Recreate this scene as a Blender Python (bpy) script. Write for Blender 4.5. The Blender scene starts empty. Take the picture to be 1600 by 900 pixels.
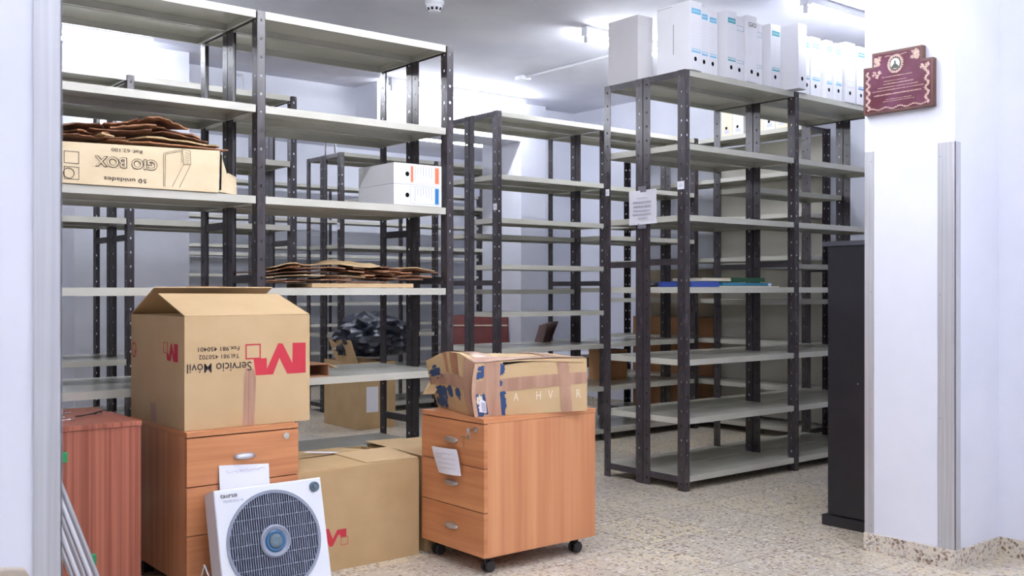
import bpy, bmesh, math, random
from mathutils import Vector, Matrix, noise
R = math.radians
random.seed(7)
C = bpy.context.scene.collection
SC = bpy.context.scene

# ------------------------------------------------------------ camera, world, exposure
cam = bpy.data.cameras.new('camera'); co = bpy.data.objects.new('camera', cam); C.objects.link(co)
co.location = (0, 0, 1.12); co.rotation_euler = (R(90), 0, R(51 - 90))
cam.sensor_width = 36; cam.lens = 1570 / 1600 * 36; cam.shift_y = 3 / 1600
cam.clip_start = 0.05; cam.clip_end = 60
cam.dof.use_dof = True; cam.dof.focus_distance = 4.6; cam.dof.aperture_fstop = 6.3
SC.camera = co
w = bpy.data.worlds.new('world'); SC.world = w; w.use_nodes = True
w.node_tree.nodes['Background'].inputs[0].default_value = (.75, .82, 1, 1)
w.node_tree.nodes['Background'].inputs[1].default_value = 0.5
vs = SC.view_settings
vs.view_transform = 'Standard'; vs.look = 'None'; vs.gamma = 1; vs.use_curve_mapping = False
vs.exposure = 1.16
TUBE = 62.0            # strength of every fluorescent tube
TUBE_COL = (.89, .92, 1.0)

# ------------------------------------------------------------ materials
def lin(c):
    return tuple(((x / 255) / 12.92 if x / 255 <= .04045 else ((x / 255 + .055) / 1.055) ** 2.4) for x in c) + (1,)

def mat(name, rgb, rough=.5, metal=0, spec=.5, emit=None, es=0):
    m = bpy.data.materials.new(name); m.use_nodes = True
    b = m.node_tree.nodes['Principled BSDF']
    b.inputs['Base Color'].default_value = lin(rgb); b.inputs['Roughness'].default_value = rough
    b.inputs['Metallic'].default_value = metal; b.inputs['Specular IOR Level'].default_value = spec
    if emit:
        b.inputs['Emission Color'].default_value = tuple(emit) + (1,); b.inputs['Emission Strength'].default_value = es
    return m

def nd(m, t, **k):
    n = m.node_tree.nodes.new(t)
    for a, v in k.items(): setattr(n, a, v)
    return n
def ln(m, a, b): m.node_tree.links.new(a, b)

def noisy(name, c1, c2, scale=(8, 8, 8), rough=.5, detail=4, bump=0, metal=0, lo=.35, hi=.65, spec=.5, nscale=1, rvar=0, coord='Object'):
    """two colours mixed by a stretched noise"""
    m = mat(name, c1, rough, metal, spec=spec); b = m.node_tree.nodes['Principled BSDF']
    tc = nd(m, 'ShaderNodeTexCoord'); mp = nd(m, 'ShaderNodeMapping'); mp.inputs['Scale'].default_value = scale
    nz = nd(m, 'ShaderNodeTexNoise'); nz.inputs['Scale'].default_value = nscale; nz.inputs['Detail'].default_value = detail
    rp = nd(m, 'ShaderNodeValToRGB'); rp.color_ramp.elements[0].position = lo; rp.color_ramp.elements[1].position = hi
    rp.color_ramp.elements[0].color = lin(c1); rp.color_ramp.elements[1].color = lin(c2)
    ln(m, tc.outputs[coord], mp.inputs[0]); ln(m, mp.outputs[0], nz.inputs['Vector'])
    ln(m, nz.outputs[0], rp.inputs[0]); ln(m, rp.outputs[0], b.inputs['Base Color'])
    if bump:
        bp = nd(m, 'ShaderNodeBump'); bp.inputs['Strength'].default_value = bump; bp.inputs['Distance'].default_value = .01
        ln(m, nz.outputs[0], bp.inputs['Height']); ln(m, bp.outputs[0], b.inputs['Normal'])
    if rvar:
        mr = nd(m, 'ShaderNodeMapRange'); mr.inputs['To Min'].default_value = rough - rvar; mr.inputs['To Max'].default_value = rough + rvar
        ln(m, nz.outputs[0], mr.inputs['Value']); ln(m, mr.outputs[0], b.inputs['Roughness'])
    return m

M = {}
M['wall'] = noisy('white_plaster', (222, 225, 236), (229, 231, 241), (3, 3, 3), .75, 6, bump=.12)
M['ceil'] = noisy('ceiling_plaster', (206, 207, 220), (224, 225, 234), (1.6, 1.6, 1.6), .8, 5, bump=.25)
M['post'] = noisy('dark_brown_steel', (50, 44, 47), (64, 57, 61), (30, 30, 9), .25, 5, spec=.65, rvar=.07)
M['bar'] = noisy('dark_steel_bar', (48, 43, 46), (62, 56, 60), (20, 20, 20), .33, 4)
M['shelf'] = noisy('pale_grey_green_steel', (186, 185, 173), (198, 196, 185), (2.5, 2.5, 2.5), .2, 4, rvar=.06)
M['alu'] = noisy('brushed_aluminium', (186, 187, 192), (205, 206, 210), (120, 120, 1.5), .42, 3, metal=.45)
M['card'] = noisy('cardboard', (192, 163, 121), (199, 171, 130), (5, 5, 5), .78, 6, bump=.05)
M['card2'] = noisy('cardboard_tan', (178, 149, 106), (188, 159, 117), (6, 6, 6), .8, 6, bump=.05)
M['card_old'] = noisy('old_brown_cardboard', (142, 98, 70), (172, 124, 91), (7, 7, 7), .8, 5, bump=.08)
M['card_edge'] = noisy('brown_cardboard_dark', (112, 78, 58), (146, 104, 78), (9, 9, 9), .85, 5)
M['card_cream'] = noisy('cream_cardboard', (214, 194, 158), (222, 203, 169), (6, 2, 14), .8, 5)
M['tape'] = noisy('brown_packing_tape', (162, 124, 102), (182, 144, 120), (30, 30, 4), .3, 5, bump=.12)
M['tape_clear'] = noisy('glossy_brown_tape', (184, 146, 122), (200, 164, 138), (18, 18, 18), .22, 5, bump=.2)
M['beech_v'] = noisy('orange_beech_upright_grain', (188, 122, 82), (212, 152, 107), (24, 24, .7), .38, 8, lo=.3, hi=.7)
M['beech_h'] = noisy('orange_beech_level_grain', (180, 114, 72), (206, 142, 96), (1.6, 1.6, 34), .38, 8, lo=.32, hi=.68)
M['beech_d'] = M['beech_v']
M['red_wood'] = noisy('reddish_brown_laminate', (134, 70, 51), (168, 98, 76), (85, 85, .6), .35, 4, lo=.38, hi=.62)
M['white_card'] = noisy('white_archive_card', (226, 226, 230), (232, 232, 236), (4, 4, 4), .7, 3)
M['white_spine'] = mat('white_spine_card', (240, 241, 240), .65)
M['cream_spine'] = mat('cream_archive_card', (226, 214, 190), .7)
M['grey_card'] = noisy('grey_archive_card', (196, 194, 196), (202, 200, 202), (4, 4, 4), .75, 3)
M['paper'] = mat('white_paper', (232, 232, 240), .8)
M['blue'] = mat('print_blue', (38, 118, 176), .6)
M['ltblue'] = mat('print_light_blue', (112, 186, 222), .6)
M['teal'] = mat('print_teal', (60, 160, 176), .6)
M['orange'] = mat('print_orange', (228, 118, 74), .6)
M['grey_ink'] = mat('print_grey', (150, 150, 172), .7)
M['pale_ink'] = mat('print_pale_grey', (198, 200, 214), .7)
M['pale_ink2'] = mat('print_mid_grey', (168, 168, 184), .7)
M['ink'] = mat('print_black', (52, 44, 44), .7)
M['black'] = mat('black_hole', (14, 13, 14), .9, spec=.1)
M['red'] = mat('print_red', (190, 44, 60), .65)
M['dkblue'] = mat('print_navy', (38, 70, 116), .6)
M['cleartape'] = mat('clear_grey_tape', (120, 116, 124), .25)
M['chalk'] = mat('print_cream', (224, 212, 188), .7)
M['fan_white'] = mat('white_plastic', (226, 229, 236), .35)
M['fan_grey'] = mat('grey_plastic', (134, 141, 158), .4)
M['fan_dark'] = mat('dark_fan_inside', (56, 60, 74), .6)
M['fan_slat'] = mat('grille_grey', (120, 126, 144), .4)
M['fan_blue'] = mat('blue_translucent_plastic', (52, 96, 134), .25)
M['fan_knob'] = mat('grey_blue_knob', (92, 110, 122), .4)
M['chrome'] = mat('chrome', (205, 205, 210), .18, metal=1)
M['silver'] = mat('satin_silver', (190, 190, 194), .32, metal=.8)
M['brass'] = mat('bright_nickel', (210, 204, 190), .25, metal=.9)
M['rubber'] = noisy('black_castor_plastic', (30, 30, 34), (40, 40, 44), (20, 20, 20), .4)
M['black_lam'] = noisy('black_laminate', (28, 28, 34), (34, 34, 40), (3, 3, 3), .36, 3)
M['black_top'] = mat('charcoal_edge', (62, 62, 70), .4)
M['bag'] = mat('navy_black_plastic_film', (30, 34, 48), .36, spec=.5)
M['maroon'] = noisy('dark_red_leather', (96, 34, 32), (114, 44, 40), (10, 10, 10), .45, 4)
M['folder_brown'] = noisy('worn_brown_red_folder', (74, 42, 38), (104, 64, 58), (12, 12, 12), .6, 4)
M['tan_wood'] = noisy('orange_tan_board', (170, 120, 72), (184, 132, 84), (9, 9, 1.2), .6, 5)
M['beige_board'] = noisy('beige_board', (176, 160, 136), (188, 172, 148), (5, 5, 2), .7, 5)
M['panel'] = noisy('cream_steel_panel', (196, 192, 180), (204, 200, 188), (2, 2, 2), .5, 3)
M['plaque_wood'] = noisy('plaque_walnut', (78, 46, 40), (98, 62, 52), (14, 14, 3), .4, 5)
M['plaque_face'] = noisy('plaque_plum_enamel', (84, 34, 46), (104, 58, 80), (12, 12, 9), .25, 3)
M['gilt'] = noisy('plaque_gilt', (206, 180, 164), (166, 134, 118), (60, 60, 60), .4, 3)
M['photo_dark'] = mat('portrait_dark', (66, 70, 58), .4)
M['photo_light'] = mat('portrait_light', (222, 226, 222), .4)
M['green'] = mat('green_cover', (34, 82, 54), .5)
M['green_clip'] = mat('green_plastic_clip', (30, 140, 84), .4)
M['blue_cover'] = mat('blue_cover', (48, 72, 150), .45)
M['teal_cover'] = mat('teal_blue_cover', (44, 118, 150), .35)
M['lamp_white'] = mat('lamp_housing_white', (226, 228, 234), .5)
M['lamp_grey'] = mat('lamp_end_grey', (168, 170, 180), .5)
M['tube'] = mat('lit_fluorescent_tube', (255, 255, 255), .5, emit=TUBE_COL, es=TUBE)
M['beige_trim'] = noisy('beige_stone', (178, 166, 150), (192, 180, 164), (20, 20, 20), .5)
M['table_top'] = mat('pale_table_top', (206, 208, 216), .4)
M['dark_grey'] = mat('dark_grey_metal', (72, 74, 80), .5)

def terrazzo(name, tiles=True, s=1.0):
    m = mat(name, (180, 172, 158), .32); b = m.node_tree.nodes['Principled BSDF']
    tc = nd(m, 'ShaderNodeTexCoord')
    def chips(scale, lo, seed):
        mp = nd(m, 'ShaderNodeMapping'); mp.inputs['Location'].default_value = (seed, seed * 2, seed * 3)
        v = nd(m, 'ShaderNodeTexVoronoi'); v.inputs['Scale'].default_value = scale
        ln(m, tc.outputs['Object'], mp.inputs[0]); ln(m, mp.outputs[0], v.inputs['Vector'])
        sp = nd(m, 'ShaderNodeSeparateColor'); ln(m, v.outputs['Color'], sp.inputs[0])
        g = nd(m, 'ShaderNodeMath', operation='GREATER_THAN'); g.inputs[1].default_value = lo
        ln(m, sp.outputs[0], g.inputs[0])
        l2 = nd(m, 'ShaderNodeMath', operation='LESS_THAN'); l2.inputs[1].default_value = .48
        ln(m, v.outputs['Distance'], l2.inputs[0])
        mm = nd(m, 'ShaderNodeMath', operation='MULTIPLY'); ln(m, g.outputs[0], mm.inputs[0]); ln(m, l2.outputs[0], mm.inputs[1])
        return mm.outputs[0], sp.outputs[1]
    # mottled ground
    nz = nd(m, 'ShaderNodeTexNoise'); nz.inputs['Scale'].default_value = 2.2; nz.inputs['Detail'].default_value = 5
    ln(m, tc.outputs['Object'], nz.inputs['Vector'])
    base = nd(m, 'ShaderNodeValToRGB'); base.color_ramp.elements[0].color = lin((206, 198, 184)); base.color_ramp.elements[1].color = lin((226, 216, 194))
    base.color_ramp.elements[0].position = .35; base.color_ramp.elements[1].position = .65
    ln(m, nz.outputs[0], base.inputs[0])
    col = base.outputs[0]
    if tiles:      # every tile has a slightly different tone
        mp = nd(m, 'ShaderNodeMapping'); mp.inputs['Location'].default_value = (-2.824 / .43, -.1, 0); mp.inputs['Scale'].default_value = (1 / .43, 1 / .43, 0)
        ln(m, tc.outputs['Object'], mp.inputs[0])
        fl = nd(m, 'ShaderNodeVectorMath', operation='FLOOR'); ln(m, mp.outputs[0], fl.inputs[0])
        wn = nd(m, 'ShaderNodeTexWhiteNoise'); ln(m, fl.outputs[0], wn.inputs['Vector'])
        tr = nd(m, 'ShaderNodeValToRGB'); tr.color_ramp.elements[0].color = lin((226, 224, 224)); tr.color_ramp.elements[1].color = lin((252, 246, 230))
        ln(m, wn.outputs['Value'], tr.inputs[0])
        mx = nd(m, 'ShaderNodeMix', data_type='RGBA', blend_type='MULTIPLY'); mx.inputs[0].default_value = 1
        ln(m, col, mx.inputs[6]); ln(m, tr.outputs[0], mx.inputs[7]); col = mx.outputs[2]
    for scale, lo, seed, c1, c2 in ((48 * s, .42, 3, (228, 222, 212), (178, 166, 152)), (66 * s, .62, 11, (150, 132, 120), (204, 198, 192)),
                                    (56 * s, .80, 23, (118, 98, 86), (164, 134, 108)), (100 * s, .76, 31, (132, 122, 118), (220, 214, 206))):
        f, g = chips(scale, lo, seed)
        cr = nd(m, 'ShaderNodeValToRGB'); cr.color_ramp.elements[0].color = lin(c1); cr.color_ramp.elements[1].color = lin(c2)
        ln(m, g, cr.inputs[0])
        mx = nd(m, 'ShaderNodeMix', data_type='RGBA'); ln(m, f, mx.inputs[0]); ln(m, col, mx.inputs[6]); ln(m, cr.outputs[0], mx.inputs[7]); col = mx.outputs[2]
    if tiles:
        fr = nd(m, 'ShaderNodeVectorMath', operation='FRACTION'); ln(m, mp.outputs[0], fr.inputs[0])
        sx = nd(m, 'ShaderNodeSeparateXYZ'); ln(m, fr.outputs[0], sx.inputs[0])
        outs = []
        for k in (0, 1):
            l = nd(m, 'ShaderNodeMath', operation='LESS_THAN'); l.inputs[1].default_value = .009; ln(m, sx.outputs[k], l.inputs[0]); outs.append(l.outputs[0])
        mxx = nd(m, 'ShaderNodeMath', operation='MAXIMUM'); ln(m, outs[0], mxx.inputs[0]); ln(m, outs[1], mxx.inputs[1])
        h = nd(m, 'ShaderNodeMath', operation='MULTIPLY'); h.inputs[1].default_value = .8; ln(m, mxx.outputs[0], h.inputs[0])
        mx = nd(m, 'ShaderNodeMix', data_type='RGBA'); ln(m, h.outputs[0], mx.inputs[0]); ln(m, col, mx.inputs[6]); mx.inputs[7].default_value = lin((112, 100, 88)); col = mx.outputs[2]
    ln(m, col, b.inputs['Base Color'])
    return m
M['floor'] = terrazzo('terrazzo_tiles')
M['skirt'] = terrazzo('terrazzo_skirting', False, 1.1)

# ------------------------------------------------------------ building helpers
def tag(o, label=None, cat=None, group=None, kind=None):
    if label: o['label'] = label
    if cat: o['category'] = cat
    if group: o['group'] = group
    if kind: o['kind'] = kind
    return o

def thing(name, label, cat, loc=(0, 0, 0), rz=0, group=None):
    o = bpy.data.objects.new(name, None); C.objects.link(o); o.empty_display_size = .05
    o.location = loc; o.rotation_euler = (0, 0, rz)
    return tag(o, label, cat, group)

class MB:
    def __init__(s): s.v = []; s.f = []; s.m = []
    def add(s, vs, fs, mi=0):
        k = len(s.v); s.v += [tuple(v) for v in vs]
        for f in fs: s.f.append([i + k for i in f]); s.m.append(mi)
        return s
    def box(s, x0, y0, z0, x1, y1, z1, mi=0):
        v = [(x, y, z) for z in (z0, z1) for y in (y0, y1) for x in (x0, x1)]
        return s.add(v, [(0, 2, 3, 1), (4, 5, 7, 6), (0, 1, 5, 4), (2, 6, 7, 3), (0, 4, 6, 2), (1, 3, 7, 5)], mi)
    def hexa(s, v, mi=0):            # 8 corners: bottom 4 (ccw) then top 4 (ccw)
        return s.add(v, [(3, 2, 1, 0), (4, 5, 6, 7), (0, 1, 5, 4), (1, 2, 6, 5), (2, 3, 7, 6), (3, 0, 4, 7)], mi)
    def prism(s, pts, n, mi=0):      # planar 3-D outline pushed along vector n
        n = Vector(n); a = [Vector(p) for p in pts]; b = [p + n for p in a]; k = len(a)
        s.add(a + b, [tuple(reversed(range(k))), tuple(range(k, 2 * k))] + [(i, (i + 1) % k, k + (i + 1) % k, k + i) for i in range(k)], mi)
        return s
    def cyl(s, p0, p1, r, n=16, r1=None, mi=0, caps=True):
        p0 = Vector(p0); p1 = Vector(p1); d = (p1 - p0).normalized()
        u = d.orthogonal().normalized(); w_ = d.cross(u); r1 = r if r1 is None else r1
        vs = []
        for p, rr in ((p0, r), (p1, r1)):
            vs += [p + (u * math.cos(2 * math.pi * i / n) + w_ * math.sin(2 * math.pi * i / n)) * rr for i in range(n)]
        fs = [(i, (i + 1) % n, n + (i + 1) % n, n + i) for i in range(n)]
        if caps: fs += [tuple(reversed(range(n))), tuple(range(n, 2 * n))]
        return s.add(vs, fs, mi)
    def lathe(s, o, axis, prof, n=32, mi=0):   # prof: list of (r, h) along the axis from o
        o = Vector(o); d = Vector(axis).normalized(); u = d.orthogonal().normalized(); w_ = d.cross(u)
        vs = []
        for r, h in prof:
            vs += [o + d * h + (u * math.cos(2 * math.pi * i / n) + w_ * math.sin(2 * math.pi * i / n)) * r for i in range(n)]
        fs = []
        for j in range(len(prof) - 1):
            fs += [(j * n + i, j * n + (i + 1) % n, (j + 1) * n + (i + 1) % n, (j + 1) * n + i) for i in range(n)]
        fs.append(tuple(reversed(range(n)))); fs.append(tuple(range((len(prof) - 1) * n, len(prof) * n)))
        return s.add(vs, fs, mi)
    def path(s, pts, r, n=8, mi=0):
        for a, b in zip(pts, pts[1:]): s.cyl(a, b, r, n, mi=mi)
        return s
    def mesh(s, name, mats):
        me = bpy.data.meshes.new(name); me.from_pydata(s.v, [], s.f)
        for m_ in (mats if isinstance(mats, (list, tuple)) else [mats]): me.materials.append(m_)
        me.polygons.foreach_set('material_index', s.m); me.update()
        return me
    def build(s, name, mats, parent=None, bevel=0, smooth=False, local=False, seg=2):
        """coordinates are world ones unless local=True or there is no parent"""
        if parent is not None and not local:
            top = parent
            while top.parent: top = top.parent
            inv = Matrix.LocRotScale(top.location, top.rotation_euler, None).inverted()
            s.v = [tuple(inv @ Vector(v)) for v in s.v]
        me = s.mesh(name, mats)
        bm = bmesh.new(); bm.from_mesh(me); bmesh.ops.recalc_face_normals(bm, faces=bm.faces)
        if bevel: bmesh.ops.bevel(bm, geom=list(bm.edges), offset=bevel, segments=seg, affect='EDGES', profile=.7, clamp_overlap=True)
        if smooth:
            for f in bm.faces: f.smooth = True
        bm.to_mesh(me); bm.free()
        if smooth: me.set_sharp_from_angle(angle=R(38)) if hasattr(me, 'set_sharp_from_angle') else None
        o = bpy.data.objects.new(name, me); C.objects.link(o)
        if parent is not None: o.parent = parent
        return o

def obj(name, me, parent=None, loc=(0, 0, 0)):
    o = bpy.data.objects.new(name, me); C.objects.link(o); o.location = loc
    if parent is not None: o.parent = parent
    return o

def text(name, s, origin, right, up, width, height, m, parent, off=0, depth=.0006, local=False, spacing=1):
    """lettering laid on a surface: origin = lower left corner of the word box, right/up unit vectors"""
    cu = bpy.data.curves.new(name, 'FONT'); cu.body = s; cu.size = 1; cu.offset = off; cu.resolution_u = 3; cu.space_character = spacing
    tmp = bpy.data.objects.new('tmp', cu)
    me = bpy.data.meshes.new_from_object(tmp); bpy.data.objects.remove(tmp)
    xs = [v.co.x for v in me.vertices]; ys = [v.co.y for v in me.vertices]
    if not xs: return None
    x0, x1, y0, y1 = min(xs), max(xs), min(ys), max(ys)
    r_ = Vector(right).normalized(); u_ = Vector(up).normalized(); n_ = r_.cross(u_); o_ = Vector(origin)
    P = [o_ + r_ * ((v.co.x - x0) / (x1 - x0) * width) + u_ * ((v.co.y - y0) / (y1 - y0) * height) + n_ * depth for v in me.vertices]
    if parent is not None and not local:
        top = parent
        while top.parent: top = top.parent
        inv = Matrix.LocRotScale(top.location, top.rotation_euler, None).inverted(); P = [inv @ p for p in P]
    for v, p in zip(me.vertices, P): v.co = p
    me.materials.clear(); me.materials.append(m)
    return obj(name, me, parent)

def struct(name, mb, m, bevel=0):
    o = mb.build(name, m, None, bevel); o['kind'] = 'structure'; return o

# ------------------------------------------------------------ the room
H = 2.88
struct('floor', MB().box(-2.6, -2.6, -.1, 8.9, 11.2, 0), M['floor'])
struct('ceiling', MB().box(-2.6, -2.6, H, 8.9, 11.2, H + .1), M['ceil'])
struct('wall_right', MB().box(6.8, 2.41, 0, 6.95, 7.9, H), M['wall'])
struct('wall_pillar', MB().box(3.91, 2.01, 0, 6.95, 2.41, H), M['wall'])
struct('wall_front_right', MB().box(4.285, -2.5, 0, 4.4, 2.01, H), M['wall'])
struct('wall_back', MB().box(6.33, 7.42, 0, 6.8, 7.9, H).box(6.8, 7.75, 0, 8.8, 7.9, H), M['wall'])
struct('wall_column', MB().box(6.02, 7.3, 0, 6.33, 7.9, H), M['wall'])
struct('wall_beam', MB().box(4.45, 7.3, 2.52, 6.02, 7.72, H), M['wall'])
struct('wall_beam_left', MB().box(-2.1, 7.66, 2.58, 4.45, 8.0, H), M['wall'])
struct('wall_left_column', MB().box(2.02, 7.3, 0, 2.83, 8.0, H), M['wall'])
struct('wall_far', MB().box(-2.1, 10.98, 0, 8.8, 11.1, H), M['wall'])
struct('wall_far_right', MB().box(8.7, 7.9, 0, 8.8, 10.98, H), M['wall'])
struct('wall_left', MB().box(-2.1, 2.0, 0, -2.0, 10.98, H), M['wall'])
struct('wall_doorway', MB().box(-2.5, 1.62, 0, .4276, 2.0, H), M['wall'])
struct('wall_front_left', MB().box(-2.6, -2.5, 0, -2.5, 2.0, H), M['wall'])
struct('wall_front', MB().box(-2.5, -2.6, 0, 4.4, -2.5, H), M['wall'])
struct('trim_1', MB().box(.389, 1.6175, .08, .4295, 1.62, H).box(.4276, 1.6175, .08, .4301, 1.66, H), M['alu'])
# aluminium corner guards of the pillar
struct('trim_2', MB().box(3.9075, 2.366, .078, 3.91, 2.41, 1.712), M['alu'])
g = MB().box(3.9075, 2.0075, .078, 3.91, 2.082, 1.715).box(3.9075, 2.0075, .078, 3.95, 2.01, 1.715)
struct('trim_3', g, M['alu'])
sc_ = MB()
for z in (.1, .6, 1.1, 1.66):
    sc_.cyl((3.9075, 2.072, z), (3.9062, 2.072, z), .0035, 10); sc_.cyl((3.9075, 2.378, z + .01), (3.9062, 2.378, z + .01), .0035, 10)
struct('trim_4', sc_, M['lamp_grey'])
struct('baseboard_pillar', MB().box(3.9, 2.0, 0, 3.91, 2.41, .077).box(3.91, 2.0, 0, 4.285, 2.01, .077).box(4.275, -2.5, 0, 4.285, 2.0, .077), M['skirt'], .0012)
struct('baseboard_right', MB().box(6.79, 2.41, 0, 6.8, 7.42, .077), M['skirt'])
struct('baseboard_back', MB().box(6.02, 7.29, 0, 6.33, 7.3, .077).box(6.33, 7.41, 0, 6.79, 7.42, .077), M['skirt'])
struct('trim_5', MB().prism([(.10, 1.60, .50), (.382, 1.60, .50), (.382, 1.60, .695), (.375, 1.60, .708), (.35, 1.60, .713), (.10, 1.60, .713)], (0, .02, 0)), M['beige_trim'], .003)

# ------------------------------------------------------------ ceiling lamps
M['tube_dim'] = mat('lit_fluorescent_tube_dimmed', (255, 255, 255), .5, emit=TUBE_COL, es=TUBE * .3)  # weaker tube, so the archive boxes close to it do not burn out
def lamp(x0, x1, y, label, group='fluorescent battens on the ceiling', z=H, tube='tube'):
    t = thing('ceiling_light', label, 'ceiling light', ((x0 + x1) / 2, y, z), 0, group)
    MB().box(x0 + .02, y - .022, z - .045, x1 - .02, y + .022, z).build('housing', M['lamp_white'], t, .003)
    for xx in (x0, x1):
        s = 1 if xx == x0 else -1
        h = MB().box(min(xx, xx + s * .045), y - .027, z - .06, max(xx, xx + s * .045), y + .027, z)
        h.box(min(xx + s * .012, xx + s * .03), y - .012, z - .105, max(xx + s * .012, xx + s * .03), y + .012, z - .06)
        h.build('lamp_holder', M['lamp_white'], t, .002)
    MB().cyl((x0 + .03, y, z - .088), (x1 - .03, y, z - .088), .013, 10).build('tube', M[tube], t, smooth=True)
    return t
lamp(4.595, 6.05, 4.91, 'bare fluorescent batten on the ceiling above the double rack of archive boxes')
lamp(4.46, 5.92, 7.12, 'bare fluorescent batten on the ceiling in front of the back beam')
lamp(1.0, 2.475, 7.06, 'bare fluorescent batten glaring above the left rear racks')
lamp(5.12, 6.55, 3.56, 'bare fluorescent batten glowing on the ceiling behind the plaque pillar', tube='tube_dim')
lamp(.9, 2.4, 3.0, 'fluorescent batten above the cardboard boxes, outside the top of the picture')
lamp(2.5, 3.9, 2.7, 'unseen fluorescent batten added to light the floor in front of the archive box rack')  # added out of view to light the floor, right pedestal and archive rack
lamp(.4, 1.9, 5.1, 'fluorescent batten over the aisle behind the left racks')
lamp(2.9, 4.4, 9.3, 'fluorescent batten in the far annex', )
lamp(6.0, 7.5, 9.3, 'fluorescent batten at the right of the far annex')
lamp(-1.2, .2, .2, 'unseen fluorescent batten added to brighten the front room from the left')  # extra unseen lamp, put in to strengthen the front light
lamp(.8, 2.3, 1.15, 'unseen fluorescent batten added just inside the doorway line for more front light')  # made-up lamp out of view, adds to the light from the front
lamp(.8, 2.3, -.9, 'fluorescent batten in the room in front of the doorway')
lamp(2.3, 3.8, .9, 'second fluorescent batten in the front room, nearer the pillar')

# smoke detector, conduit
t = thing('smoke_detector', 'round white smoke detector with dark slots on the ceiling', 'smoke detector', (3.49, 5.06, H))
MB().lathe((3.49, 5.06, H), (0, 0, -1), [(.058, 0), (.058, .018), (.05, .024), (.046, .05), (.034, .066), (.012, .07)], 28).build('housing', M['lamp_white'], t, smooth=True)
s_ = MB()
for a in range(0, 360, 36):
    ca, sa = math.cos(R(a)), math.sin(R(a))
    s_.prism([(3.49 + ca * .0445 - sa * .008, 5.06 + sa * .0445 + ca * .008, H - .044), (3.49 + ca * .0445 + sa * .008, 5.06 + sa * .0445 - ca * .008, H - .044),
              (3.49 + ca * .0375 + sa * .007, 5.06 + sa * .0375 - ca * .007, H - .059), (3.49 + ca * .0375 - sa * .007, 5.06 + sa * .0375 + ca * .007, H - .059)], (ca * .004, sa * .004, 0))
s_.build('vent_slot', M['black'], t)
t = thing('conduit', 'white cable conduit running along the ceiling from a junction box', 'conduit', (5.28, 5.6, H))
MB().cyl((5.28, 4.95, H - .012), (5.28, 6.36, H - .012), .011, 10).build('pipe', M['lamp_white'], t, smooth=True)
MB().box(5.23, 6.33, H - .035, 5.33, 6.42, H).build('junction_box', M['lamp_white'], t, .004)
t = thing('wall_vent', 'small wall plate with two dark slots high on the back column', 'vent', (6.1, 7.3, 2.69))
MB().box(6.02, 7.285, 2.66, 6.14, 7.3, 2.76).build('plate', M['lamp_white'], t, .002)
for k in (0, 1): MB().box(6.045 + k * .035, 7.282, 2.675, 6.07 + k * .035, 7.2855, 2.73).build('slot', M['black'], t)

# ------------------------------------------------------------ shelving racks
RH = 2.345; DP = .316; PITCH = 1.016
def post_mesh(mirror):
    mb = MB(); p = .0805; n = int(RH / p); seg = RH / n
    def flange(axis):
        wd = .054 if axis == 'y' else .036
        def P(a, z): return (0, a, z) if axis == 'y' else (a, 0, z)
        c = wd * .5; r = .0046
        for k in range(n):
            z0 = k * seg; zc = z0 + seg * .5; z1 = z0 + seg
            L = [P(0, z0), P(c, z0), P(c, zc - .0075), P(c - r, zc - .004), P(c - r, zc + .004), P(c, zc + .0075), P(c, z1), P(0, z1)]
            Q = [P(wd, z0), P(wd, z1), P(c, z1), P(c, zc + .0075), P(c + r, zc + .004), P(c + r, zc - .004), P(c, zc - .0075), P(c, z0)]
            mb.add(L, [tuple(range(8))]); mb.add(Q, [tuple(range(8))])
    flange('y'); flange('x')
    mb.add([(.036, 0, 0), (.036, .007, 0), (.036, .007, RH), (.036, 0, RH)], [(0, 1, 2, 3)])
    if mirror: mb.v = [(x, -y, z) for x, y, z in mb.v]
    me = mb.mesh('post', M['post'])
    bm = bmesh.new(); bm.from_mesh(me)
    bmesh.ops.remove_doubles(bm, verts=bm.verts, dist=.0001); bmesh.ops.recalc_face_normals(bm, faces=bm.faces)
    bmesh.ops.solidify(bm, geom=bm.faces[:], thickness=.0016)
    bm.to_mesh(me); bm.free(); return me
POST_F, POST_R = post_mesh(False), post_mesh(True)
_sh = {}
def shelf_mesh(w_, d):
    k = (round(w_, 3), round(d, 3))
    if k not in _sh:
        t = .0012; l = .033; rt = .013; m_ = MB()
        m_.box(0, 0, -t, w_, d, 0)
        m_.box(0, 0, -l, w_, t, -t); m_.box(0, d - t, -l, w_, d, -t); m_.box(0, t, -l, t, d - t, -t); m_.box(w_ - t, t, -l, w_, d - t, -t)
        m_.box(t, t, -l, w_ - t, rt, -l + t); m_.box(t, d - rt, -l, w_ - t, d - t, -l + t); m_.box(t, rt, -l, rt, d - rt, -l + t); m_.box(w_ - rt, rt, -l, w_ - t, d - rt, -l + t)
        me = m_.mesh('shelf', M['shelf']); _sh[k] = me
    return _sh[k]
_bars = {}
def bar_mesh(d):
    k = round(d, 3)
    if k not in _bars:
        _bars[k] = MB().box(0, 0, 0, .002, d, .036).box(.002, 0, .034, .018, d, .036).mesh('crossbar', M['bar'])
    return _bars[k]

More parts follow.
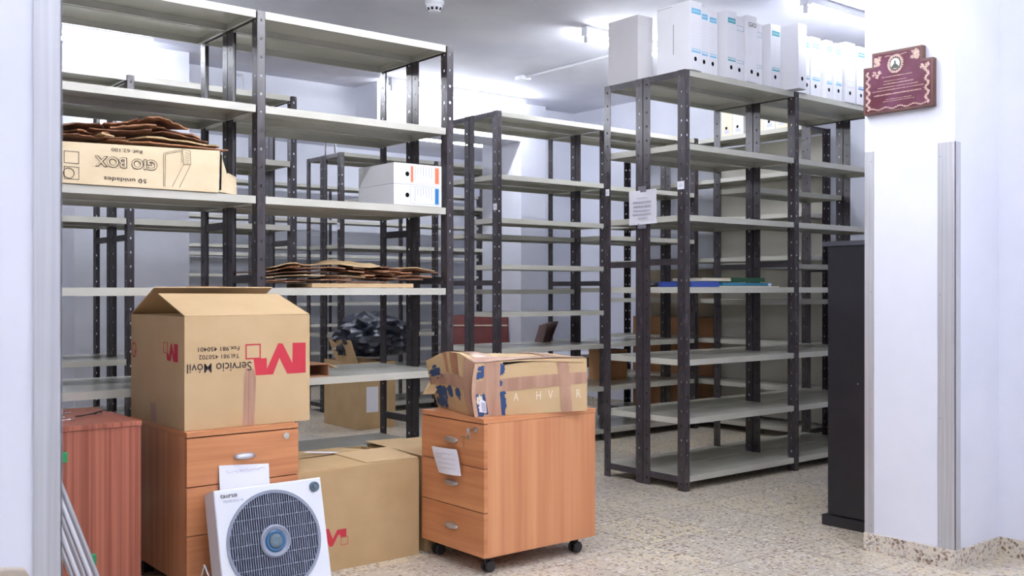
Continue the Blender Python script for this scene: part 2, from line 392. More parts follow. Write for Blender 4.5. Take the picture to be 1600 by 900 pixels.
def rack(label, x0, y0, bays, group, bars=(), pitch=PITCH, rz=0, depth=DP, frames=None, back=None):
    """one single-depth run; local x along the run, local y from its front to its back"""
    t = thing('shelving_rack', label, 'shelving rack', (x0, y0, 0), rz, group)
    n = len(bays)
    for i in range(n + 1):
        obj('post', POST_F, t, (i * pitch, 0, 0)); obj('post', POST_R, t, (i * pitch, depth, 0))
        for z in (RH - .038, .045) + tuple(bars):
            obj('crossbar', bar_mesh(depth - .008), t, (i * pitch + .0022, .004, z))
    for i, lv in enumerate(bays):
        for z in lv: obj('shelf', shelf_mesh(pitch - .012, depth - .008), t, (i * pitch + .0065, .004, z))
    if back:
        for i in back:
            MB().box(i * pitch + .01, depth + .001, .1, (i + 1) * pitch - .01, depth + .004, 2.3).build('back_panel', M['panel'], t, local=True)
    return t
STD = [2.346, 1.932, 1.532, 1.129, .72, .335, .085]
G1 = 'open steel shelving racks'
rA = rack('front half of the double grey rack behind the cardboard boxes', .886, 4.12, [STD, STD], G1, (1.15,))
rA2 = rack('rear half of the double rack behind the cardboard boxes, backing onto its front half', .886, 4.12 + DP + .006, [STD, STD], G1, (1.40, .42))
CF = [2.346, 1.936, 1.538, 1.136, .731, .404, .0825]
rC = rack('rack carrying the row of white archive boxes, nearest the plaque pillar', 4.248, 3.723, [CF, CF], G1, (1.26,))
rC2 = rack('rack back to back behind the one with the row of archive boxes', 4.248, 3.723 + DP + .006, [CF, [2.346, 1.785, 1.295, 1.055, .731, .404, .0825]], G1, (1.25,))
BF = [2.34, 1.91, 1.612, 1.293, .967, .718, .40, .085]
rB = rack('middle double rack, front half with closely spaced shelves, left of the notice', 4.223, 5.375, [BF, [2.34, 1.90, 1.525, 1.135, .725, .40, .085]], G1, (1.15,))
rB2 = rack('middle double rack, rear half holding the reddish-brown folders', 4.223, 5.375 + DP + .006, [[2.34, 1.91, 1.52, 1.123, .718, .40, .085], [2.34, 1.90, 1.525, 1.135, .725, .40, .085]], G1, (1.15,))
FL = [2.346, 1.932, 1.528, 1.13, .726, .40, .085]
rF = rack('rack in the second row at the left, front half seen through the first rack', .879, 5.811, [FL, FL], G1, (1.40,))
rF2 = rack('rear half of the second-row double rack at the left', .879, 5.811 + DP + .006, [FL, FL], G1, (1.40,))
GL = [2.346, 1.93, 1.525, 1.125, .72, .40, .085]
rG = rack('far double rack seen above the two stacked archive boxes, front half', 4.43, 7.89, [GL, GL], G1, (1.2,))
rG2 = rack('far double rack seen above the two stacked archive boxes, rear half', 4.43, 7.89 + DP + .006, [GL, GL], G1, (1.2,))
DL = [2.346, 2.013, 1.698, 1.377, 1.046, .726, .39, .085]
rD = rack('shelving rack along the right wall with cream back panels, behind the archive box rack', 6.36, 6.54, [DL, DL], G1, (), pitch=1.05, rz=R(-90), back=[1])
JL = [2.34, 1.94, 1.62, 1.53, 1.30, .97, .72, .4, .085]
rJ = rack('long rack along the far wall of the annex', -1.2, 10.5, [JL] * 9, G1, ())

ck = MB().box(2.9215, 4.446, 2.155, 2.9235, 4.50, 2.175).build('clamp', M['silver'], rA2); ck['label'] = 'small perforated joining strip'
def sticker(par, x, y, z, side='x', wd=.03, ht=.04):
    m_ = MB()
    if side == 'x': m_.box(x - .0012, y, z, x - .0005, y + wd, z + ht)
    o = m_.build('label_sticker', M['paper'], par); o['label'] = 'small white paper sticker'
    MB().box(x - .0016, y + wd * .2, z + ht * .35, x - .0012, y + wd * .8, z + ht * .42).box(x - .0016, y + wd * .25, z + ht * .58, x - .0012, y + wd * .75, z + ht * .64).build('sticker_print', M['grey_ink'], o)
sticker(rC, 4.248, 3.728, 1.68, wd=.05, ht=.045); sticker(rC2, 4.248, 4.318, 1.685, wd=.03); sticker(rB, 4.223, 5.378, 1.665, wd=.04, ht=.045); sticker(rG, 4.43, 7.9, 1.66, wd=.05, ht=.06)

# paper notice taped to the middle posts
t = thing('notice', 'white printed notice taped across the middle posts of the archive box rack', 'notice', (4.245, 4.035, 1.5))
n_ = 8; vs_ = []; pts = []
for j in range(n_ + 1):
    for i in range(n_ + 1):
        a = i / n_; b = j / n_
        pts.append((4.2415 - .006 * abs(a - .5) * (1 + b) + .002 * math.sin(a * 9 + b * 3), 4.143 - a * .219, 1.497 + b * .197 + .004 * a))
m_ = MB(); m_.add(pts, [(j * (n_ + 1) + i, j * (n_ + 1) + i + 1, (j + 1) * (n_ + 1) + i + 1, (j + 1) * (n_ + 1) + i) for j in range(n_) for i in range(n_)])
m_.build('sheet', M['paper'], t, smooth=True)
pr = MB(); rr = random.Random(3)
for k, (y0, y1, z, h) in enumerate([(4.075, 3.995, 1.648, .004), (4.108, 3.966, 1.622, .009), (4.10, 3.966, 1.598, .009), (4.10, 3.97, 1.575, .007), (4.11, 3.96, 1.553, .007), (4.065, 3.99, 1.532, .006)]):
    y = y0
    while y > y1 + .004:
        ww = rr.uniform(.004, .016); ww = min(ww, y - y1)
        pr.box(4.2325, y - ww, z, 4.2334, y, z + h); y -= ww + .0025
pr.build('printed_text', M['pale_ink2'], t)
MB().box(4.2405, 4.01, 1.685, 4.2412, 4.075, 1.72).build('tape', M['cleartape'], t); MB().box(4.2405, 4.01, 1.475, 4.2412, 4.075, 1.505).build('tape', M['cleartape'], t)

# ------------------------------------------------------------ drawer pedestals
def pedestal(label, x, y, rz, keys):
    t = thing('drawer_pedestal', label, 'drawer cabinet', (x, y, 0), rz, None)
    W, D, Hh = .434, .60, .613
    b = MB(); b.box(0, .018, .066, .018, D, .594).box(W - .018, .018, .066, W, D, .594).box(.018, D - .012, .066, W - .018, D, .594).box(.018, .018, .066, W - .018, D - .012, .082)
    b.build('body', M['beech_v'], t, .0008, local=True)
    MB().box(0, 0, .595, W, D + .004, Hh).build('top', M['beech_h'], t, .0012, local=True)
    zs = [.066, .2435, .4175, .5925]
    for k in range(3):
        dr = MB().box(.0, 0, zs[k] + .0018, W, .018, zs[k + 1] - .0018).build('drawer', M['beech_h'], t, .001, local=True)
        zc = (zs[k] + zs[k + 1]) / 2 + .005
        hb = MB(); cx_ = W / 2; N = 14; sec = 5; ring = []
        for i in range(N + 1):
            a = math.pi * i / N; s = math.sin(a)
            xx = cx_ - .042 * math.cos(a); hh = .003 + .0095 * s; pp = .002 + .017 * s
            ring.append([(xx, 0, zc + hh), (xx, -pp * .8, zc + hh * .8), (xx, -pp, zc), (xx, -pp * .75, zc - hh * .75), (xx, 0, zc - hh)])
        vv = [p for r_ in ring for p in r_]
        hb.add(vv, [(i * 5 + j, i * 5 + j + 1, (i + 1) * 5 + j + 1, (i + 1) * 5 + j) for i in range(N) for j in range(4)] + [(0, 1, 2, 3, 4), tuple(N * 5 + q for q in (4, 3, 2, 1, 0))])
        hb.build('handle', M['silver'], dr, smooth=True, local=True)['label'] = 'oval silver handle'
        if k == 2:
            lk = MB().lathe((W - .05, 0, .568), (0, -1, 0), [(.013, 0), (.013, .003), (.009, .0045), (.003, .0045)], 20).build('lock', M['brass'], dr, smooth=True, local=True)
            lk['label'] = 'round silver lock'
            if keys:
                ky = MB(); kx = W - .05
                ky.box(kx - .0012, -.03, .564, kx + .0012, -.004, .572)
                ky.lathe((kx - .0015, -.036, .568), (1, 0, 0), [(.011, 0), (.011, .003)], 16)
                pts_ = [(kx + .012 * math.sin(a), -.04, .553 + .014 * math.cos(a)) for a in [i * math.pi / 8 for i in range(17)]]
                ky.path(pts_, .0012, 6)
                ky.box(kx - .045, -.043, .5385, kx + .006, -.041, .5425); ky.lathe((kx + .006, -.0435, .5425), (0, 1, 0), [(.009, 0), (.009, .003)], 14)
                ky.box(kx - .028, -.044, .495, kx - .025, -.042, .538)
                ky.build('key', M['chrome'], lk, local=True)['label'] = 'keys on a ring hanging in the lock'
    for (cx_, cy_) in ((.045, .055), (W - .045, .055), (.045, D - .075), (W - .045, D - .075)):
        c = MB(); rr_ = .0235
        for s in (-1, 1): c.lathe((cx_ + s * .006, cy_, rr_), (s, 0, 0), [(rr_ * .9, 0), (rr_, .003), (rr_, .013), (rr_ * .85, .016), (.006, .016)], 20)
        c.cyl((cx_ - .01, cy_, rr_), (cx_ + .01, cy_, rr_), .007, 10); c.box(cx_ - .006, cy_ - .016, .03, cx_ + .006, cy_ + .012, .058); c.cyl((cx_, cy_, .056), (cx_, cy_, .066), .012, 12)
        c.build('castor', M['rubber'], t, smooth=True, local=True)['label'] = 'black twin-wheel castor'
    return t
pL = pedestal('orange beech drawer cabinet under the open moving box, behind the white fan', 1.345, 3.492, 0, False)
pR = pedestal('orange beech three-drawer cabinet on castors with keys and taped note, right of the boxes', 2.388, 3.557, R(-90), True)

# note stuck to the right pedestal
t = thing('note', 'white handwritten sheet stuck by one corner to the right drawer cabinet', 'note', (2.38, 3.35, .37))
A = [(3.469, .468), (3.287, .478), (3.253, .443), (3.24, .378), (3.418, .366), (3.451, .43)]
def note_pt(a, b):     # a along the width, b downwards
    yl = 3.469 - .051 * b ** 1.3; zl = .468 - .102 * b; yr = 3.287 - .047 * b ** .8; zr = .477 - .099 * b
    return (2.383 - .004 - .020 * math.sin(a * 2.2) * (.3 + .7 * b), yl + (yr - yl) * a, zl + (zr - zl) * a)
K = 8; m_ = MB(); m_.add([note_pt(i / K, j / K) for j in range(K + 1) for i in range(K + 1)], [(j * (K + 1) + i, j * (K + 1) + i + 1, (j + 1) * (K + 1) + i + 1, (j + 1) * (K + 1) + i) for j in range(K) for i in range(K)])
m_.build('sheet', M['paper'], t, smooth=True)
wr = MB(); rr = random.Random(5)
for b in (.22, .4, .58, .76):
    a = .15
    while a < .82:
        da = rr.uniform(.03, .09); p0 = Vector(note_pt(a, b + rr.uniform(-.02, .02))); p1 = Vector(note_pt(a + da, b + rr.uniform(-.03, .03)))
        wr.cyl(p0 + Vector((-.001, 0, 0)), p1 + Vector((-.001, 0, 0)), .0011, 4); a += da + .02
wr.build('handwriting', M['pale_ink'], t)
MB().lathe((2.387, 3.464, .463), (-1, 0, 0), [(.006, 0), (.005, .009)], 10).build('tack', M['photo_light'], t)

# ------------------------------------------------------------ cardboard boxes
def open_box(mb, x0, y0, z0, x1, y1, z1, t=.005):
    mb.box(x0, y0, z0, x1, y0 + t, z1).box(x0, y1 - t, z0, x1, y1, z1).box(x0, y0 + t, z0, x0 + t, y1 - t, z1).box(x1 - t, y0 + t, z0, x1, y1 - t, z1).box(x0 + t, y0 + t, z0, x1 - t, y1 - t, z0 + t)
    return mb
def slab(mb, a, b, c, d, th):   # quad a-b-c-d given thickness along its normal
    a, b, c, d = map(Vector, (a, b, c, d)); n = (b - a).cross(d - a).normalized() * th
    mb.hexa([a, b, c, d, a + n, b + n, c + n, d + n]); return mb
t = thing('moving_box', 'large open cardboard moving box with an upside-down red logo, on the left drawer cabinet', 'cardboard box', (1.6, 3.8, .614))
x0, x1, y0, y1, z0, z1 = 1.351, 1.847, 3.53, 4.10, .614, 1.023
open_box(MB(), x0, y0, z0, x1, y1, z1).build('body', M['card'], t, .0006)
f = MB(); slab(f, (x0 + .002, y0, z1), (x1 - .002, y0, z1), (x1 - .004, 3.80, 1.1), (x0 + .002, 3.80, 1.103), .004); f.build('flap', M['card'], t)
f = MB(); slab(f, (x0 + .002, 3.838, 1.128), (x1 - .01, 3.838, 1.128), (x1 - .002, y1, z1), (x0 + .002, y1, z1), .004); f.build('flap', M['card'], t)
f = MB(); slab(f, (x0 + .004, y0 + .01, z1), (x0 + .004, y1 - .01, z1), (x0 + .22, y1 - .02, z1 - .05), (x0 + .22, y0 + .02, z1 - .05), .004); f.build('flap', M['card'], t)
f = MB(); slab(f, (x1 - .004, y0 + .01, z1), (x1 - .004, y1 - .01, z1), (x1 - .2, y1 - .02, z1 - .03), (x1 - .2, y0 + .02, z1 - .03), .004); f.build('flap', M['card'], t)
lg = MB(); fy = y0 - .0007
P_ = [(1.614, .862), (1.667, .863), (1.668, .823), (1.714, .917), (1.732, .916), (1.773, .839), (1.774, .917), (1.829, .916), (1.829, .8), (1.751, .8), (1.719, .862), (1.693, .8), (1.623, .8)]
lg.add([(px, fy, pz) for px, pz in P_], [tuple(range(len(P_)))])
lg.build('printed_letter', M['red'], t)['label'] = 'big red printed letter, upside down'; lg = MB()
def frame2(mb, mk, a0, b0, a1, b1, w_):
    for (p, q, r_, s_) in ((a0, b0, a1, b0 + w_), (a0, b1 - w_, a1, b1), (a0, b0 + w_, a0 + w_, b1 - w_), (a1 - w_, b0 + w_, a1, b1 - w_)):
        mb.add([mk(p, q), mk(r_, q), mk(r_, s_), mk(p, s_)], [(0, 1, 2, 3)])
frame2(lg, lambda a, b: (a, fy, b), 1.582, .861, 1.643, .918, .005)
lg.build('printed_square', M['red'], t)['label'] = 'red outlined square beside the big letter'
sm = MB(); fx = x0 - .0007     # small logo on the left face (y runs away)
def LS(u_, v_): return (fx, 3.738 - u_ * .147, .86 + v_ * .063)
P2 = [(.22, .38), (.38, .40), (.39, .2), (.53, 1.0), (.6, 1.0), (.74, .35), (.745, 1.0), (1, 1.0), (1, -.05), (.7, -.05), (.6, .45), (.5, -.05), (.26, -.0)]
sm.add([LS(a, b) for a, b in P2], [tuple(range(len(P2)))]); frame2(sm, lambda a, b: LS(a, b), 0, .4, .3, 1.05, .04)
rg = []
for i in range(20):
    a = 2 * math.pi * i / 20; rg += [(fx, 4.062 + .027 * math.cos(a), .882 + .03 * math.sin(a)), (fx, 4.062 + .021 * math.cos(a), .882 + .024 * math.sin(a))]
sm.build('printed_logo', M['red'], t)['label'] = 'small red printed letter on the side'; sm = MB()
sm.add(rg, [(2 * i, 2 * i + 1, (2 * i + 3) % 40, (2 * i + 2) % 40) for i in range(20)])
sm.add([(fx, 4.055, .862), (fx, 4.042, .875), (fx, 4.058, .888)], [(0, 1, 2)])
sm.build('printed_arrow', M['red'], t)['label'] = 'small red recycling arrow'
L_ = (-1, 0, 0); D_ = (0, 0, -1)
text('printed_text', 'Servicio Móvil', (1.606, y0 - .0004, .853), L_, D_, .246, .034, M['ink'], t, off=.006)
text('printed_text', 'Tél.981 450702', (1.558, y0 - .0004, .884), L_, D_, .154, .016, M['ink'], t, off=.006)
text('printed_text', 'Fax.981 450401', (1.558, y0 - .0004, .912), L_, D_, .157, .016, M['ink'], t, off=.006)
tp = MB().add([(1.570, y0 - .0008, .616), (1.617, y0 - .0008, .616), (1.624, y0 - .0008, .79), (1.615, y0 - .0008, .824), (1.582, y0 - .0008, .829), (1.577, y0 - .0008, .80)], [tuple(range(6))])
tp.build('packing_tape', M['tape'], t); MB().add([(1.5925, y0 - .0011, .616), (1.5937, y0 - .0011, .616), (1.5965, y0 - .0011, .825), (1.595, y0 - .0011, .825)], [(0, 1, 2, 3)]).build('tape_seam', M['card_edge'], t)
MB().add([(fx, 3.872, .618), (fx, 3.806, .618), (fx, 3.812, .692), (fx, 3.874, .689)], [(0, 1, 2, 3)]).build('packing_tape', M['tape'], t)

# closed box with flaps, lower right
t = thing('cardboard_box', 'closed tan cardboard box with a small red logo on the floor, right of the fan', 'cardboard box', (2.1, 3.8, 0))
bx = (1.80, 3.557, .0005, 2.373, 4.03, .403)
open_box(MB(), *bx).build('body', M['card2'], t, .0008)
f = MB(); slab(f, (1.802, 3.559, .403), (2.372, 3.559, .403), (2.372, 3.79, .418), (1.802, 3.785, .414), .004); f.build('flap', M['card2'], t)
f = MB(); slab(f, (1.802, 3.80, .416), (2.25, 3.80, .424), (2.25, 4.028, .404), (1.802, 4.028, .404), .004); f.build('flap', M['card2'], t)
f = MB(); slab(f, (2.13, 3.585, .4095), (2.371, 3.562, .4085), (2.371, 3.80, .4235), (2.10, 3.80, .4215), .0035); f.build('flap', M['card'], t)
f = MB(); slab(f, (1.99, 3.86, .4305), (2.09, 3.79, .4275), (2.125, 3.80, .428), (2.02, 3.88, .4305), .0006); f.build('label', M['paper'], t)
s2 = MB(); yy = 3.5563
P3 = [(1.895, .1), (1.923, .1), (1.957, .163), (1.992, .163), (1.994, .138), (2.024, .138), (2.024, .1635), (1.985, .168), (1.955, .165), (1.945, .165)]
s2.add([(1.928, yy, .172), (1.945, yy, .172), (1.962, yy, .128), (1.983, yy, .162), (2.023, yy, .162), (2.023, yy, .131), (1.996, yy, .131), (1.996, yy, .141), (1.986, yy, .141), (1.962, yy, .1), (1.948, yy, .1), (1.912, yy, .172)], [tuple(range(12))])
frame2(s2, lambda a, b: (a, yy, b), 1.998, .098, 2.032, .13, .002)
s2.build('printed_logo', M['red'], t)['label'] = 'small red printed letter and square'
t = thing('cardboard_box', 'light cardboard box with raised flap, tucked behind the right drawer cabinet', 'cardboard box', (2.7, 3.8, 0))
open_box(MB(), 2.415, 3.572, .0005, 2.98, 4.05, .405).build('body', M['card2'], t, .0008)
f = MB(); slab(f, (2.405, 3.574, .407), (2.6, 3.574, .409), (2.6, 4.045, .412), (2.402, 4.045, .416), .004); f.build('flap', M['card'], t)
f = MB(); slab(f, (2.605, 3.574, .406), (2.975, 3.574, .407), (2.975, 4.045, .407), (2.605, 4.045, .408), .004); f.build('flap', M['card'], t)

# taped box on the right pedestal (rotated 13.6 degrees)
t = thing('taped_box', 'battered cardboard box bound in brown tape, on top of the right drawer cabinet', 'cardboard box', (2.40, 3.20, .614), R(-13.6))
Wt, Dt, Ht = .513, .40, .228
NX, NY, NZ = 14, 10, 7
def tb(i, j, k):   # i, j, k in 0..1
    x, y, z = i * Wt, j * Dt, k * Ht
    q = math.sin(k * math.pi)
    y += -.006 * q * (1 if j < .5 else -1) * math.sin(i * math.pi)
    if i < .5:                                    # bulging, sagging left end
        s = (1 - 2 * i)
        x -= s * (.045 * k ** 1.4 * (j) + .014 * q); z += s * (.010 * k * math.sin(j * 3.0) - .035 * k * max(0, j - .55) * 2 - .015 * k * max(0, .25 - j) * 4)
        y += s * .03 * k * k * j
    z += k ** 3 * (.012 * math.sin(j * math.pi) * (1 - i) + .004 * noise.noise(Vector((i * 5, j * 5, 2))))
    z -= .008 * k * i
    v = Vector((x, y, z)); nn = noise.noise_vector(v * 22) * .0022 * min(1, k * 3); return v + nn
def face_grid(mb, fn, a, b, mi=0):
    k0 = len(mb.v); mb.v += [tuple(fn(i / a, j / b)) for j in range(b + 1) for i in range(a + 1)]
    for j in range(b):
        for i in range(a): mb.f.append([k0 + j * (a + 1) + i, k0 + j * (a + 1) + i + 1, k0 + (j + 1) * (a + 1) + i + 1, k0 + (j + 1) * (a + 1) + i]); mb.m.append(mi)
m_ = MB()
for fn, a, b in ((lambda u, v: tb(u, 0, v), NX, NZ), (lambda u, v: tb(u, 1, v), NX, NZ), (lambda u, v: tb(0, u, v), NY, NZ), (lambda u, v: tb(1, u, v), NY, NZ), (lambda u, v: tb(u, v, 1), NX, NY), (lambda u, v: tb(u, v, 0), NX, NY)):
    face_grid(m_, fn, a, b)
body = m_.build('body', M['card'], t, local=True)
bm = bmesh.new(); bm.from_mesh(body.data); bmesh.ops.remove_doubles(bm, verts=bm.verts, dist=.0003); bmesh.ops.recalc_face_normals(bm, faces=bm.faces); bm.to_mesh(body.data); bm.free()
def on_front(a, k, e=.0012): p = tb(a, 0, k); return Vector((p.x, p.y - e, p.z))
def on_left(b, k, e=.0012): p = tb(0, b, k); return Vector((p.x - e, p.y, p.z))
def on_top(a, b, e=.0015): p = tb(a, b, 1); return Vector((p.x, p.y, p.z + e))
def patch(name, surf, quad, m, e=.0012, n=10, lab=None, wav=0):
    (a0, b0), (a1, b1), (a2, b2), (a3, b3) = quad; mb = MB()
    def fn(u, v):
        a = (a0 * (1 - u) + a1 * u) * (1 - v) + (a3 * (1 - u) + a2 * u) * v; b = (b0 * (1 - u) + b1 * u) * (1 - v) + (b3 * (1 - u) + b2 * u) * v
        return surf(min(1, max(0, a)), min(1, max(0, b)), e + wav * (.5 + .5 * noise.noise(Vector((a * 14, b * 9, e * 900)))))
    face_grid(mb, fn, n, n); o = mb.build(name, m, t, smooth=True, local=True)
    if lab: o['label'] = lab
    return o
F_, S_, T_ = on_front, on_left, on_top
patch('packing_tape', F_, ((.0, .42), (1, .52), (1, .74), (.0, .66)), M['tape'], .0014, wav=.001)
patch('packing_tape', F_, ((.12, 0), (.23, 0), (.22, 1), (.08, 1)), M['tape'], .0022, wav=.001)
patch('packing_tape', F_, ((0, 0), (.03, 0), (.03, 1), (0, 1)), M['tape_clear'], .0022, wav=.0008)
patch('packing_tape', F_, ((.76, 0), (.86, 0), (.82, 1), (.72, 1)), M['tape'], .0022, wav=.001)
patch('packing_tape', S_, ((0, .42), (1, .50), (1, .64), (0, .66)), M['tape'], .0014, wav=.001)
patch('packing_tape', S_, ((0, 0), (.14, 0), (.2, 1), (0, 1)), M['tape'], .002, wav=.001)
patch('packing_tape', S_, ((.28, .66), (.42, .68), (.5, 1), (.34, 1)), M['card_old'], .0018)
patch('packing_tape', S_, ((.5, .66), (.56, .68), (.64, 1), (.56, 1)), M['card_old'], .0018)
patch('packing_tape', T_, ((.06, 0), (.22, 0), (.22, 1), (.08, 1)), M['tape_clear'], .002, wav=.0015)
patch('packing_tape', T_, ((.0, 0), (1, 0), (1, .12), (.0, .14)), M['tape'], .003, wav=.0015)
patch('packing_tape', T_, ((.72, 0), (.84, 0), (.84, 1), (.72, 1)), M['tape'], .0025, wav=.001)
patch('lid_gap_shade', F_, ((.24, .93), (.74, .985), (.8, 1), (.24, 1)), M['black'], .0016, lab='dark gap under the lid')  # black patch painted on for the shade in the gap under the lid
patch('torn_lid', F_, ((.22, .99), (.97, .93), (.97, 1), (.22, 1)), M['card'], .007)
def blot(surf, specs, m, e=.0018):
    rr = random.Random(9)
    for (a, b, ra, rb) in specs:
        mb = MB(); n = 22; pts = []
        for i in range(n):
            an = 2 * math.pi * i / n; q = rr.uniform(.55, 1.2) if i % 2 else rr.uniform(.8, 1.1); pts.append(surf(min(1, max(0, a + 1.5 * ra * q * math.cos(an))), min(1, max(0, b + 1.3 * rb * q * math.sin(an))), e))
        mb.add(pts, [tuple(range(n))]); mb.build('printed_patch', m, t, local=True)
blot(F_, [(.25, .42, .018, .03), (.225, .6, .016, .05), (.03, .38, .02, .04), (.1, .38, .016, .04), (.11, .1, .012, .06), (.07, .9, .025, .05), (.235, .85, .022, .1), (.245, .3, .02, .12), (.235, .12, .022, .14), (.26, .2, .012, .08), (.04, .25, .02, .1), (.055, .08, .02, .09), (.075, .34, .03, .05), (.1, .22, .015, .12), (.06, .78, .03, .05), (.085, .84, .012, .1), (.04, .74, .03, .03)], M['dkblue'])
blot(F_, [(.06, .3, .02, .08), (.07, .17, .018, .08)], M['chalk'], .0021)
blot(S_, [(.9, .14, .05, .07), (.84, .34, .05, .05), (.68, .38, .05, .06), (.7, .1, .03, .05), (.9, .74, .05, .04), (.84, .82, .03, .03), (.88, .66, .05, .05), (.8, .72, .06, .06), (.75, .62, .06, .04), (.78, .38, .1, .07), (.8, .22, .06, .12), (.86, .1, .04, .07), (.72, .14, .04, .1), (.66, .28, .03, .1), (.52, .36, .045, .09), (.32, .36, .045, .1), (.94, .6, .03, .03)], M['dkblue'])
patch('barcode_sticker', F_, ((.045, .09), (.105, .07), (.105, .28), (.06, .33)), M['paper'], .003, lab='white barcode sticker')
mb = MB()
for k in range(9):
    z_ = .10 + k * .019
    mb.add([F_(.068, z_, .0036), F_(.1, z_ - .005, .0036), F_(.1, z_ + .005, .0036), F_(.068, z_ + .01, .0036)], [(0, 1, 2, 3)])
mb.build('printed_bars', M['grey_ink'], t, local=True)
for c_, a_ in (('A', .36), ('H', .55), ('V', .66), ('R', .92)):
    p_ = tb(a_, 0, .26); text('printed_text', c_, (p_.x - .012, p_.y - .0012, p_.z), (1, 0, 0), (0, 0, 1), .022, .034, M['chalk'], t, off=.01, local=True)
f = MB(); slab(f, (-.03, .36, .06), (-.004, .30, .145), (-.01, .41, .15), (-.055, .44, .052), .003); f.build('torn_flap', M['card'], t, local=True)

# ------------------------------------------------------------ box fan
t = thing('box_fan', 'white square box fan with grey grille leaning on the left drawer cabinet', 'fan', (1.388, 3.262, .027))
t.rotation_euler = (R(-14), 0, 0)
Wf, Hf, Df = .415, .408, .105
fb = MB(); fc = (Wf / 2, .205); rf = .176
# front plate with round opening
n_ = 48; ring = [(fc[0] + rf * math.cos(2 * math.pi * i / n_), fc[1] + rf * math.sin(2 * math.pi * i / n_)) for i in range(n_)]
def sq(a):
    c_, s_ = math.cos(a), math.sin(a); k = min((Wf / 2) / max(abs(c_), 1e-6), ((Hf - fc[1]) if s_ > 0 else fc[1]) / max(abs(s_), 1e-6)); return (fc[0] + c_ * k, fc[1] + s_ * k)
outer = [sq(2 * math.pi * i / n_) for i in range(n_)]
cor = [(Wf, Hf), (0, Hf), (0, 0), (Wf, 0)]
for c_ in cor:      # snap nearest outer point to each corner
    i = min(range(n_), key=lambda q: (outer[q][0] - c_[0]) ** 2 + (outer[q][1] - c_[1]) ** 2); outer[i] = c_
fb.add([(x, 0, z) for x, z in ring] + [(x, 0, z) for x, z in outer], [(i, (i + 1) % n_, n_ + (i + 1) % n_, n_ + i) for i in range(n_)])
fb.add([(x, 0, z) for x, z in outer] + [((x - Wf / 2) * .96 + Wf / 2, Df, (z - Hf / 2) * .96 + Hf / 2) for x, z in outer], [(i, (i + 1) % n_, n_ + (i + 1) % n_, n_ + i) for i in range(n_)])
fb.add([(x, 0, z) for x, z in ring] + [(x, .045, z) for x, z in ring], [(i, (i + 1) % n_, n_ + (i + 1) % n_, n_ + i) for i in range(n_)])
fb.add([((x - Wf / 2) * .96 + Wf / 2, Df, (z - Hf / 2) * .96 + Hf / 2) for x, z in outer], [tuple(range(n_))])
hs = fb.build('housing', M['fan_white'], t, local=True)
bm = bmesh.new(); bm.from_mesh(hs.data); bmesh.ops.remove_doubles(bm, verts=bm.verts, dist=.0002); bmesh.ops.recalc_face_normals(bm, faces=bm.faces)
ed = [e for e in bm.edges if len(e.link_faces) == 2 and abs(e.verts[0].co.y) < 1e-5 and abs(e.verts[1].co.y) < 1e-5 and (e.link_faces[0].normal.angle(e.link_faces[1].normal) > .8) and max(abs(e.verts[0].co.x - Wf / 2), abs(e.verts[0].co.z - Hf / 2)) > .19]
bmesh.ops.bevel(bm, geom=ed, offset=.006, segments=3, affect='EDGES', profile=.5); bm.to_mesh(hs.data); bm.free()
MB().lathe((fc[0], .046, fc[1]), (0, 1, 0), [(rf, 0), (rf, .004)], 40).build('fan_well', M['fan_dark'], t, local=True)
bl = MB()
for k in range(5):
    a = 2 * math.pi * k / 5 + .4
    q = [(.05, -.3), (.15, -.42), (.165, .1), (.14, .4), (.05, .3)]
    bl.prism([(fc[0] + r_ * math.cos(a + o_), .028 + .012 * o_, fc[1] + r_ * math.sin(a + o_)) for r_, o_ in q], (0, .002, 0))
bl.build('blades', M['fan_grey'], t, local=True)
gr = MB()
for i in range(n_):
    a0, a1 = 2 * math.pi * i / n_, 2 * math.pi * (i + 1) / n_
    gr.hexa([(fc[0] + r_ * math.cos(a), y_, fc[1] + r_ * math.sin(a)) for y_ in (-.004, .006) for r_, a in ((rf + .004, a0), (rf + .004, a1), (rf - .007, a1), (rf - .007, a0))])
gr.build('grille_ring', M['fan_grey'], t, local=True)
gs = MB(); k = -36
x = -rf + .008
while x < rf - .006:
    h_ = math.sqrt(max(0, (rf - .005) ** 2 - x * x))
    gs.box(fc[0] + x - .0017, -.001, fc[1] - h_, fc[0] + x + .0017, .010, fc[1] + h_); x += .0088
gs.build('grille', M['fan_slat'], t, local=True)
gh = MB()
for z in (-.13, -.087, -.043, 0, .043, .087, .13):
    h_ = math.sqrt((rf - .005) ** 2 - z * z); gh.box(fc[0] - h_, -.003, fc[1] + z - .0012, fc[0] + h_, -.0005, fc[1] + z + .0012)
gh.build('grille_bars', M['fan_grey'], t, local=True)
MB().lathe((fc[0], .0, fc[1]), (0, -1, 0), [(.058, 0), (.058, .007), (.052, .011), (.04, .007), (.04, .0)], 36).build('hub', M['fan_grey'], t, smooth=True, local=True)
MB().lathe((fc[0], .0, fc[1]), (0, -1, 0), [(.040, 0), (.040, .006), (.034, .010), (.026, .008)], 32).build('hub_ring', M['fan_blue'], t, smooth=True, local=True)
MB().lathe((fc[0], -.006, fc[1]), (0, -1, 0), [(.025, 0), (.025, .006), (.022, .008), (.01, .008)], 28).build('hub_cap', M['fan_knob'], t, smooth=True, local=True)
kb = MB().lathe((Wf - .032, 0, Hf - .032), (0, -1, 0), [(.019, 0), (.018, .009), (.015, .012), (.009, .009), (.008, .014), (.004, .014)], 24).build('knob', M['fan_knob'], t, smooth=True, local=True)
kb['label'] = 'grey timer knob'
text('brand_text', 'taurus', (.022, -.0008, Hf - .030), (1, 0, 0), (0, 0, 1), .062, .013, M['ink'], t, off=.012, local=True)
